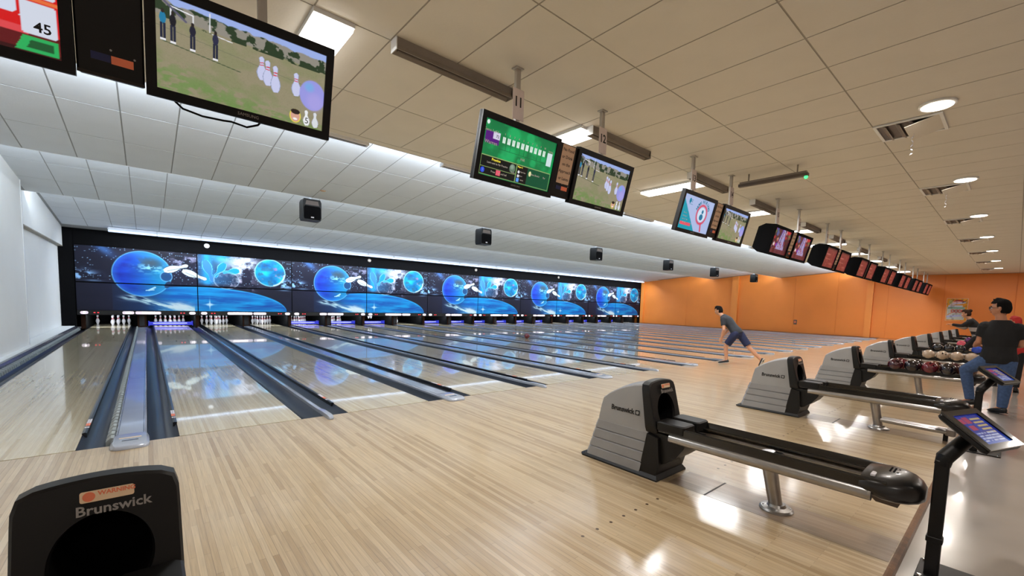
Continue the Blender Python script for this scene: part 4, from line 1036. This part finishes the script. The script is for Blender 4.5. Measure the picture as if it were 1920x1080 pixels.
    if k < 4:
        MB().box(-.075, -.002, -.0018, 0, .065, .10).build('label', M['labelb'], t)
        MB().box(0, .085, -.0018, 0, .062, .10).build('label', M['labelo'], t)
        for dx, dz in ((.0, .125), (.09, .11)): MB().lathe([(.005, 0), (.005, .003)], 8).build('screw', M['steel'], t).matrix_local = Matrix.Translation((dx, 0, dz)) @ Matrix.Rotation(PI/2, 4, 'X')
    if 1 <= k <= 4:
        nt_ = thing('notice', 'tan paper notice on the black box over lanes %s and %s' % (WORD[2*k], WORD[2*k+1]), 'notice', (k*P+.042, -1.976-.0, 2.47), (TILT, 0, 0), 'tan food and drink notices')
        MB().box(-.088, .088, -.0035, -.0015, .125, .49).build('sheet', M['tan'], nt_)
        for n, b_ in enumerate(('No Food', 'or Drink', 'on the', 'Approach', 'or Lanes')): text(b_, .042, M['ink'], nt_, (0, -.004, .445-.068*n), depth=.0003, bold=.0005)
    for s in (0, 1):
        if k == 0 or k > 5: continue
        x = k*P+(-.507 if s == 0 else .734)
        g = thing('lane_sign', 'pale paper sign reading %s taped to the pole over its screen' % WORD[2*k+s], 'sign', (x, -1.972+.045-.014, 3.215), (0, 0, 0), 'paper lane numbers on the screen poles')
        MB().box(-.066, .066, -.003, 0, -.14, .14).build('sheet', M['paper'], g)
        text(str(LANE_NO[2*k+s]), .125, M['ink'], g, (0, -.0036, .02), depth=.0004, bold=.003, sx=.85)
# cable under the nearest screen
o = MB().tube([(.28, -1.93, 2.46), (.33, -1.93, 2.415), (.42, -1.93, 2.40), (.52, -1.93, 2.405), (.56, -1.93, 2.41), (.64, -1.93, 2.40), (.70, -1.93, 2.43), (.72, -1.92, 2.46)], .006, 8).build('cable', M['black'])
tag(o, 'black cable looping below the nearest full screen', 'cable')

# ------------------------------------------------------------------ tablet kiosks at the edge of the approach
def pic_tab(X, Y):
    p = Pic(X, Y, (24, 44, 150)); n = vnoise(X*1.5, Y*1.5, 4); p.mix(sstep(.5, .7, n)*.6, (40, 90, 200)); p.mix(sstep(2.6, .5, Y)*.5, (60, 130, 220))
    for k in range(5): p.rect(8.2+.1*k, 14.5, 7.9-1.05*k-.55, 7.9-1.05*k, (226, 196, 120), .9)
    for x, y, w_, h in ((1.2, 6.4, 2.6, 1.6), (4.2, 6.4, 3.2, 2.0), (2.6, 4.3, 3.4, 1.5)): p.rect(x, x+w_, y, y+h, (206, 60, 84), .85)
    for k in range(4): p.mix(((X > 2) & (X < 14) & (np.abs(Y-3.3+.75*k) < .22))*(vnoise(X*3, Y*0+k, 2) > .4), (196, 206, 240))
    return p.lin()
ks = thing('tablet_kiosk', 'x', 'kiosk')
# local origin: foot of the post on the lounge floor; post base at (-.13,+.124) of the screen centre
YAW, TT = -.345, .607
MB().box(-.09, .17, -.20, .06, 0, .012, bev=.004).build('base_plate', M['blackmat'], ks)
for x, y in ((-.07, .04), (.15, .04), (-.07, -.18), (.15, -.18)): MB().lathe([(.011, .0), (.009, .008)], 8, (x, y, .012)).build('bolt', M['chrome'], ks)
MB().box(-.029, .029, -.029, .029, .01, .64, bev=.006).build('post', M['blackmat'], ks)
MB().box(-.034, .034, -.034, .034, .195, .225, bev=.004).build('clamp', M['blackmat'], ks)
scn = Matrix.Translation((.13, -.124, .8185)) @ Matrix.Rotation(YAW, 4, 'Z') @ Matrix.Rotation(PI/2-TT if False else 0, 4, 'X')
Wv = Vector((math.cos(YAW), math.sin(YAW), 0)); Dv = Vector((math.sin(YAW)*math.cos(TT), -math.cos(YAW)*math.cos(TT), -math.sin(TT))); Nv = Wv.cross(-Dv)
fr = Matrix((Wv, -Dv, Nv)).transposed().to_4x4(); fr.translation = (.13, -.124, .8185)
neck_end = Vector((.13, -.124, .8185))-Nv*.045
MB().tube([(0, 0, .615), (0.0, -.005, .655), tuple(neck_end*.55+Vector((0, 0, .655))*.45), tuple(neck_end)], [.034, .038, .036, .034], 14).build('arm', M['blackmat'], ks)
e = MB().box(-.165, .165, -.125, .125, -.035, -.004, bev=.012).build('tablet_case', M['blackmat'], ks); e.matrix_local = fr
e2 = MB().box(-.165, .165, -.125, -.092, -.004, .006).box(-.165, .165, .092, .125, -.004, .006).box(-.165, -.12, -.092, .092, -.004, .006).box(.12, .165, -.092, .092, -.004, .006).build('rim', M['blackgloss'], ks); e2.matrix_local = fr
e3 = link('display', None, ks) if False else None
tm = print_mesh('display', 0, 16, 0, 9, 120, 68, pic_tab, M['tablet'], plane='xy')
tm.transform(Matrix.Translation((-.12, -.092, -.002)) @ Matrix.Diagonal((.24/16, .184/9, 1, 1)))
e4 = link('display', tm, ks); e4.matrix_local = fr
for k in range(1, NP):
    if k == 3: continue      # hidden behind the man in black
    loc = (3.27+(k-1)*P, -5.0, -.035)
    lab = ('black tablet kiosk on a post nearest the camera' if k == 1 else 'black tablet kiosk in front of the legs of the man in black' if k == 2 else 'black tablet kiosk behind the ball return of lanes %s and %s' % (WORD[2*k], WORD[2*k+1]))
    if k == 1: ks['label'] = lab; ks['group'] = 'tablet kiosks'; ks.location = loc
    else: copy_tree(ks, lab, loc=loc)

# poster on the orange wall
def pic_poster(X, Y):
    p = Pic(X, Y, (232, 160, 50)); n = vnoise(X*1.4, Y*1.2, 4)
    p.rect(.25, 5.3, .4, 5.6, (196, 206, 206)); p.ell(3.4, 7.7, 1.5, .8, (170, 40, 36)); p.ell(3.2, 7.3, 1.9, .6, (226, 196, 206)); p.line(1.2, 6.6, 5.2, 7.4, .35, (206, 204, 236)); p.line(.9, 7.0, 2.0, 8.6, .12, (60, 60, 60)); p.line(4.5, 7.4, 5.6, 8.3, .14, (50, 60, 70)); p.ell(1.1, 7.6, .6, .9, (170, 190, 140), .7)
    p.rect(.5, 4.6, 5.6, 6.3, (200, 214, 240)); p.rect(.4, 5.2, 4.9, 5.5, (130, 180, 170))
    for k in range(4): p.ring(1.9+1.0*k, 3.9, .42, .5, .35, (206, 80, 70)); p.mix(0*X, (0, 0, 0))
    p.line(.5, 1.6, 4.6, 2.2, .45, (180, 190, 236)); p.line(.5, 2.3, 1.6, 3.2, .2, (216, 150, 120)); p.mix((n > .62)*.3, (90, 90, 110))
    return p.lin()
ps = thing('poster', 'yellow framed poster with two rows of colourful lettering on the orange wall', 'poster', (XR-.022, -3.06, 1.16))
pm_ = print_mesh('printed_sheet', 0, 6, 0, 9, 90, 130, pic_poster, M['poster'], plane='yz'); pm_.transform(Matrix.Translation((-.004, .39, 0)) @ Matrix.Diagonal((1, .78/6, 1.14/9, 1)))
link('printed_sheet', pm_, ps); MB().box(-.003, .0, -.40, .40, -.01, 1.15).build('backing_sheet', M['paper'], ps)

# ------------------------------------------------------------------ people
M['lip'] = mat('lips', (150, 84, 78), .5, 0, 0, .05)
def lerp(a, b, t): return Vector(a)*(1-t)+Vector(b)*t
def capsule(mb, a, ra, b, rb, n=12):
    a, b = Vector(a), Vector(b); d = (b-a); ln = d.length
    if ln < 1e-5: return mb.ball(a, ra, 12)
    d.normalize(); u = d.cross(Vector((0, 0, 1)))
    if u.length < .1: u = d.cross(Vector((0, 1, 0)))
    u.normalize(); v = d.cross(u); rings = []
    for th in (-80, -55, -28, 0): c = a+d*ra*math.sin(math.radians(th)); r = ra*math.cos(math.radians(th)); rings.append([c+u*r*math.cos(2*PI*k/n)+v*r*math.sin(2*PI*k/n) for k in range(n)])
    for th in (0, 28, 55, 80): c = b+d*rb*math.sin(math.radians(th)); r = rb*math.cos(math.radians(th)); rings.append([c+u*r*math.cos(2*PI*k/n)+v*r*math.sin(2*PI*k/n) for k in range(n)])
    return mb.loft(rings)
def flat_tube(mb, pts, rs, n=16):
    return mb.tube([tuple(p) for p in pts], rs, n)
def ellip(c, su, fv, a, b, n=20):
    return [c+su*a*math.cos(2*PI*k/n)+fv*b*math.sin(2*PI*k/n) for k in range(n)]
def voxel(name, mb, m, vox=.009, ratio=.35, smooth=4):
    """merge overlapping volumes into one continuous surface"""
    me = mb.mesh('t', m, 180); o = bpy.data.objects.new('t', me); COL.objects.link(o)
    md = o.modifiers.new('r', 'REMESH'); md.mode = 'VOXEL'; md.voxel_size = vox; md.use_smooth_shade = True
    sm = o.modifiers.new('s', 'SMOOTH'); sm.factor = .5; sm.iterations = smooth
    dc = o.modifiers.new('d', 'DECIMATE'); dc.ratio = ratio
    dg = bpy.context.evaluated_depsgraph_get(); dg.update()
    out = bpy.data.meshes.new_from_object(o.evaluated_get(dg)); bpy.data.objects.remove(o)
    out.name = name; out.materials.clear(); out.materials.append(m)
    out.polygons.foreach_set('use_smooth', [True]*len(out.polygons)); return out

def person(name, label, J, f, up, H, skin, hairm, clothes, hair_style='short', glasses=False, group=None, curl=.5, bulk=1.0, chest_f=None):
    S = H/1.75; f = Vector(f).normalized(); up = Vector(up).normalized(); side = f.cross(up).normalized(); f = up.cross(side).normalized()
    base = Vector(((J['ankL'][0]+J['ankR'][0])/2, (J['ankL'][1]+J['ankR'][1])/2, 0))
    t = thing(name, label, 'person', base, group=group)
    q = lambda p: Vector(p)-base
    A = {k: q(v) for k, v in J.items() if not k.startswith(('hand', 'palm'))}
    # torso sections from hips to shoulders; widths follow the hip and shoulder lines
    hs_ = (A['hipR']-A['hipL']).normalized(); ss_ = (A['shR']-A['shL']).normalized()
    pel, che, neck = A['pel'], A['che'], A['neck']
    def torso(mb, off=0, lo=-.10, hi=1.0, k=1.0):
        rings = []
        for tt, a, b in ((-.28, .150, .098), (-.12, .168, .110), (.0, .168, .112), (.22, .150, .102), (.45, .140, .098), (.70, .158, .108), (.95, .172, .112), (1.12, .165, .098), (1.30, .120, .075), (1.42, .070, .060)):
            if tt < lo or tt > hi: continue
            c = pel+(che-pel)*tt if tt <= 1 else che+(neck-che)*((tt-1)/.42)*1.0
            m_ = min(1, max(0, tt)); su = (hs_*(1-m_)+ss_*m_).normalized()
            ax = (che-pel).normalized() if tt < 1 else ((che-pel).normalized()*.5+(neck-che).normalized()*.5).normalized()
            su = (su-ax*su.dot(ax)).normalized(); fv = ax.cross(su).normalized()
            rings.append(ellip(c, su, fv, (a*bulk*S+off)*k, (b*bulk*S+off)*k))
        return mb.loft(rings)
    mb = MB(); torso(mb, 0, -.3, 1.5)
    capsule(mb, neck-(A['head']-neck)*.3, .062*S, A['head']-up*.03*S, .054*S)
    for s in 'LR':
        sh, el, wr, hp, kn, an, to = (A[k+s] for k in ('sh', 'el', 'wr', 'hip', 'kn', 'ank', 'toe'))
        capsule(mb, lerp(che, sh, .35), .070*S, sh, .062*S); capsule(mb, sh, .060*S*bulk, el, .040*S); capsule(mb, el, .042*S, lerp(el, wr, .35), .042*S); capsule(mb, lerp(el, wr, .35), .042*S, wr, .028*S)
        capsule(mb, hp, .092*S*bulk, kn, .056*S); capsule(mb, kn, .054*S, lerp(kn, an, .35), .056*S); capsule(mb, lerp(kn, an, .35), .056*S, an, .036*S); capsule(mb, an, .034*S, to, .028*S)
        d = (wr-el).normalized(); hv = Vector(J.get('hand'+s, tuple(d))).normalized(); pn = Vector(J.get('palm'+s, tuple(f)))
        lat = hv.cross(pn); lat = lat.normalized() if lat.length > .1 else side; nrm = lat.cross(hv).normalized()
        if nrm.dot(pn) < 0: nrm = -nrm
        for o_ in (-.022, 0, .022): capsule(mb, wr+hv*.01*S+lat*o_*.5*S, .020*S, wr+hv*.078*S+lat*o_*1.15*S, .0155*S, 8)
        for o_, ln in ((-.036, .066), (-.0125, .076), (.012, .071), (.035, .056)):
            a = wr+hv*.082*S+lat*o_*S; b = a+(hv*(1-.3*curl)+nrm*curl*.6)*ln*.5*S; c = b+(hv*(1-curl)+nrm*curl)*ln*.45*S
            capsule(mb, a, .0112*S, b, .0100*S, 8); capsule(mb, b, .0100*S, c, .0090*S, 8)
        a = wr+hv*.025*S-lat*.030*S; b = a+(hv*.75-lat*.6+nrm*.2)*.042*S; c = b+(hv*.9+nrm*.3)*.030*S
        capsule(mb, a, .014*S, b, .0120*S, 8); capsule(mb, b, .0118*S, c, .0100*S, 8)
    hc = A['head']+up*.03*S; seg = 28; rings = []
    for i in range(1, 22):
        a = PI*i/22; z = -math.cos(a); r = math.sin(a); row = []
        for k in range(seg):
            b = 2*PI*k/seg; cx, cy = math.cos(b), math.sin(b); wx = .076*r; wy = .094*r
            if z < -.1: wx *= 1+.28*(z+.1)
            fy = cy*wy
            if cy > 0:
                fy += .014*max(0, 1-abs(z+.75)/.25)*cy**3
                fy += .036*max(0, 1-abs(z+.20)/.20)*max(0, 1-abs(cx)/.26)
                fy += .010*max(0, 1-abs(z-.20)/.13)*cy**2
                fy -= .014*max(0, 1-abs(z-.02)/.14)*max(0, 1-abs(abs(cx)-.42)/.25)
                fy += .008*max(0, 1-abs(z+.47)/.09)*max(0, 1-abs(cx)/.45)
            row.append(hc+(side*cx*wx+f*fy+up*z*.124)*S)
        rings.append(row)
    mb.loft(rings)
    for s in (-1, 1): mb.ball(hc+(side*s*.080-f*.006-up*.008)*S, .02*S, 12, 0, (.7, .9, 1.5))
    link('body', voxel('body', mb, skin, .0075, .30, 3), t)
    for s in (-1, 1):
        ec = hc+(side*s*.031+f*.082+up*.004)*S
        link('eye', MB().ball((0, 0, 0), .010*S, 10).mesh('eye', M['white'], 60), t, ec)
        link('iris', MB().ball((0, 0, 0), .0055*S, 8).mesh('iris', M['ink'], 60), t, ec+f*.006*S)
        p0 = hc+(side*s*.016+f*.097+up*.028)*S; p1 = hc+(side*s*.045+f*.084+up*.028)*S
        MB().tube([p0, (p0+p1)/2+up*.004*S, p1], .004*S, 6).build('eyebrow', hairm, t)
    m1 = hc+(f*.0965-up*.058)*S
    MB().tube([m1-side*.022*S-f*.007*S, m1+f*.002*S, m1+side*.022*S-f*.007*S], .0045*S, 6).build('mouth', M['lip'], t)
    # hair: cap over the crown and the back of the head, tufts on top
    mb = MB(); wig = random.Random(3)
    for zz, yy, rx, ry, rz in ((.042, -.012, .083, .100, .098), (.0, -.040, .083, .078, .10), (.065, .022, .070, .078, .066)):
        c = hc+(f*yy+up*zz)*S
        mb.loft([[c+(side*rx*math.sin(a)*math.cos(2*PI*k/20)+f*ry*math.sin(a)*math.sin(2*PI*k/20)-up*rz*math.cos(a))*S for k in range(20)] for a in [PI*i/12 for i in range(1, 12)]])
    for k in range(46):
        a = wig.uniform(0, 2*PI); rr = wig.uniform(0, .9); c = hc+(side*.066*rr*math.cos(a)+f*(.078*rr*math.sin(a))+up*(.098+.030*(1-rr*rr)))*S
        capsule(mb, c, .016*S, c+(f*.022+up*wig.uniform(.006, .02)+side*wig.uniform(-.01, .01))*S, .008*S, 6)
    if hair_style == 'bun': mb.ball(hc+(-f*.10+up*.09)*S, .05*S, 12)
    # carve the face free: remove hair in front of the brow line by building only what lies behind it
    hm = voxel('hair', mb, hairm, .008, .5, 1)
    bm = bmesh.new(); bm.from_mesh(hm); kill = []
    for v in bm.verts:
        p = (v.co-hc)/S; pf, pu, ps = p.dot(f), p.dot(up), abs(p.dot(side))
        if (pf > .030 and pu < .062) or (pf > .004 and pu < .006) or (pu < -.075): kill.append(v)
    bmesh.ops.delete(bm, geom=kill, context='VERTS'); bm.to_mesh(hm); bm.free(); link('hair', hm, t)
    if glasses:
        mb = MB()
        for s in (-1, 1):
            c = hc+(side*s*.033+f*.104+up*.004)*S
            mb.tube([c+(side*.025*math.cos(a)+up*.018*math.sin(a))*S for a in [2*PI*k/12 for k in range(13)]], .003*S, 6)
            mb.tube([hc+(side*s*.058+f*.100+up*.008)*S, hc+(side*s*.086+f*.02+up*.006)*S, hc+(side*s*.084-f*.02+up*.0)*S], .003*S, 6)
        mb.tube([hc+(side*-.010+f*.106+up*.006)*S, hc+(side*.010+f*.106+up*.006)*S], .003*S, 6)
        mb.build('glasses', M['ink'], t)
    g = clothes; sl = g.get('sleeve', .62)
    mb = MB(); torso(mb, .020*S, -.29 if g.get('long', True) else -.13, 1.5)
    for s in 'LR':
        sh, el, wr = A['sh'+s], A['el'+s], A['wr'+s]
        capsule(mb, lerp(che, sh, .3), .084*S, sh, .076*S); capsule(mb, che, .09*S, lerp(che, neck, .72), .078*S); capsule(mb, lerp(che, neck, .55), .074*S, sh, .062*S)
        flat_tube(mb, [sh, lerp(sh, el, sl*.5), lerp(sh, el, sl)], [.078*S*bulk, .070*S*bulk, .068*S*bulk if sl < .9 else .056*S])
        if sl >= .9: capsule(mb, lerp(sh, el, sl), .056*S, lerp(el, wr, .85), .042*S)
    link('shirt', voxel('shirt', mb, g['shirt_m'], .010, .35, 3), t)
    mb = MB(); torso(mb, .012*S, -.29, .3); capsule(mb, lerp(A['hipL'], pel, .1), .112*S, lerp(A['hipR'], pel, .1), .112*S); capsule(mb, pel, .118*S, lerp(A['hipL'], A['hipR'], .5)-Vector((0, 0, .03*S)), .112*S)
    for s in 'LR':
        hp, kn, an = A['hip'+s], A['kn'+s], A['ank'+s]
        if g['legs'] == 'short': capsule(mb, hp, .108*S, lerp(hp, kn, .2), .108*S); flat_tube(mb, [hp, lerp(hp, kn, .4), lerp(hp, kn, .80)], [.108*S, .104*S, .098*S])
        else:
            capsule(mb, hp, .108*S*bulk, kn, .074*S); capsule(mb, kn, .073*S, lerp(kn, an, .35), .070*S); flat_tube(mb, [lerp(kn, an, .3), lerp(kn, an, .6), lerp(kn, an, .97)], [.070*S, .062*S, .056*S])
    link(g['leg_name'], voxel(g['leg_name'], mb, g['leg_m'], .010, .35, 3), t)
    for s in 'LR':
        a = A['ank'+s]; b = A['toe'+s]; d = (b-a); dh = Vector((d.x, d.y, d.z*.4 if abs(d.z) < .7*d.length else d.z)).normalized()
        lat = dh.cross(Vector((0, 0, 1)));
        lat = lat.normalized() if lat.length > .1 else side
        dn = dh.cross(lat).normalized()
        if dn.z > 0: dn = -dn
        b = Vector(b)
        def sec(c, w_, h, n_=12): return [c+lat*w_*math.cos(2*PI*k/n_)-dn*h*math.sin(2*PI*k/n_) for k in range(n_)]
        hl = a+dn*.03*S
        secs = [sec(hl-dh*.062*S, .020*S, .024*S), sec(hl-dh*.045*S-dn*.005*S, .034*S, .042*S), sec(hl+dh*.0*S-dn*.004*S, .040*S, .046*S), sec(lerp(hl, b, .5), .043*S, .036*S), sec(b, .047*S, .028*S), sec(b+dh*.04*S+dn*.004*S, .038*S, .020*S), sec(b+dh*.06*S+dn*.006*S, .015*S, .010*S)]
        sh = MB().loft(secs).build('shoe', M['shoe'], t, 60)
        sv = []
        for c, w_ in ((hl-dh*.064*S, .022), (hl-dh*.045*S, .038), (lerp(hl, b, .5), .044), (b, .049), (b+dh*.045*S, .036), (b+dh*.064*S, .014)):
            c = c+dn*(.026 if c is not None else 0)*S; sv.append([c+lat*w_*S, c-lat*w_*S, c-lat*w_*S+dn*.014*S, c+lat*w_*S+dn*.014*S])
        MB().loft(sv).build('sole', M['sole'] if g.get('sole') else M['ink'], sh)
    return t

# the bowler, seen from his left side, following through towards the pins (+y)
bx = 11.05
person('person', 'man in dark shirt and navy shorts bending forward at the foul line after a throw',
       dict(pel=(bx, -.60, .83), che=(bx, -.36, 1.10), neck=(bx, -.235, 1.20), head=(bx, -.135, 1.30),
            shL=(bx-.17, -.335, 1.12), elL=(bx-.24, -.40, .86), wrL=(bx-.20, -.33, .65), handL=(.1, .12, -1), palmL=(1, 0, 0),
            shR=(bx+.17, -.31, 1.12), elR=(bx+.20, -.33, .87), wrR=(bx+.15, -.20, .68), handR=(0, .4, -.9), palmR=(-1, 0, 0),
            hipL=(bx-.09, -.62, .77), knL=(bx-.08, -.40, .44), ankL=(bx-.10, -.45, .10), toeL=(bx-.10, -.30, .035),
            hipR=(bx+.09, -.66, .77), knR=(bx+.13, -.90, .43), ankR=(bx+.20, -1.16, .17), toeR=(bx+.21, -1.13, .05)),
       (-.12, 1, -.12), (0, .28, 1), 1.58, M['skin'], M['hair'], dict(shirt_m=M['tshirt'], legs='short', leg_m=M['shorts'], leg_name='shorts', sleeve=.60, sole=True), curl=.45)

# the tall man in black, back to the camera, one foot on the approach
mx = 9.42
person('person', 'man with glasses in black t-shirt and jeans, one knee bent, looking down the lanes',
       dict(pel=(mx, -5.06, .79), che=(mx+.02, -5.055, 1.13), neck=(mx+.01, -5.045, 1.335), head=(mx+.01, -5.025, 1.475),
            shL=(mx+.02, -4.895, 1.235), elL=(mx+.03, -4.845, 1.00), wrL=(mx+.22, -4.80, .93), handL=(.8, -.5, .1), palmL=(0, 0, -1),
            shR=(mx, -5.215, 1.225), elR=(mx+.04, -5.27, .99), wrR=(mx+.26, -5.14, .95), handR=(.6, .7, .1), palmR=(0, 0, -1),
            hipL=(mx+.01, -4.965, .74), knL=(mx+.08, -4.735, .565), ankL=(mx+.12, -4.815, .10), toeL=(mx+.16, -4.705, .035),
            hipR=(mx-.01, -5.145, .74), knR=(mx+.0, -5.16, .39), ankR=(mx-.0, -5.15, .055), toeR=(mx+.10, -5.06, .0)),
       (.12, 1, -.03), (0, 0.02, 1), 1.78, M['skinb'], M['hair'], dict(shirt_m=M['tshirtk'], legs='long', leg_m=M['jeans'], leg_name='jeans', sleeve=.66), glasses=True, bulk=1.06)

# far bowler in front of the poster
fx = 17.6
person('person', 'distant person in a dark and white striped top leaning forward beside the poster',
       dict(pel=(fx, -4.50, .84), che=(fx, -4.38, 1.16), neck=(fx, -4.30, 1.31), head=(fx, -4.22, 1.42),
            shL=(fx-.16, -4.34, 1.24), elL=(fx-.20, -4.16, 1.10), wrL=(fx-.12, -3.96, 1.14), handL=(0, 1, .1), palmL=(0, 0, -1),
            shR=(fx+.16, -4.36, 1.24), elR=(fx+.2, -4.2, 1.04), wrR=(fx+.12, -4.02, 1.10), handR=(0, 1, 0), palmR=(0, 0, -1),
            hipL=(fx-.09, -4.50, .80), knL=(fx-.10, -4.28, .48), ankL=(fx-.1, -4.36, .09), toeL=(fx-.1, -4.22, .035),
            hipR=(fx+.09, -4.54, .80), knR=(fx+.10, -4.66, .44), ankR=(fx+.1, -4.92, .10), toeR=(fx+.1, -4.80, .035)),
       (0, 1, -.2), (0, .15, 1), 1.62, M['skin'], M['hairb'], dict(shirt_m=M['stripe'], legs='long', leg_m=M['blackcloth'], leg_name='trousers', sleeve=.95), hair_style='bun')
rx = 12.4
person('person', 'small person in a red hooded top standing behind the man in black',
       dict(pel=(rx, -5.20, .76), che=(rx, -5.20, 1.02), neck=(rx, -5.19, 1.16), head=(rx, -5.175, 1.27),
            shL=(rx+.03, -5.07, 1.10), elL=(rx+.05, -5.03, .88), wrL=(rx+.16, -5.06, .70), shR=(rx-.03, -5.34, 1.10), elR=(rx-.02, -5.39, .88), wrR=(rx+.12, -5.37, .70),
            hipL=(rx, -5.13, .71), knL=(rx+.02, -5.12, .38), ankL=(rx, -5.12, .055), toeL=(rx+.12, -5.11, .0),
            hipR=(rx, -5.27, .71), knR=(rx+.02, -5.28, .38), ankR=(rx, -5.28, .055), toeR=(rx+.12, -5.29, .0)),
       (.3, 1, 0), (0, 0, 1), 1.44, M['skinb'], M['redcloth'], dict(shirt_m=M['redcloth'], legs='long', leg_m=M['blackcloth'], leg_name='trousers', sleeve=.95))
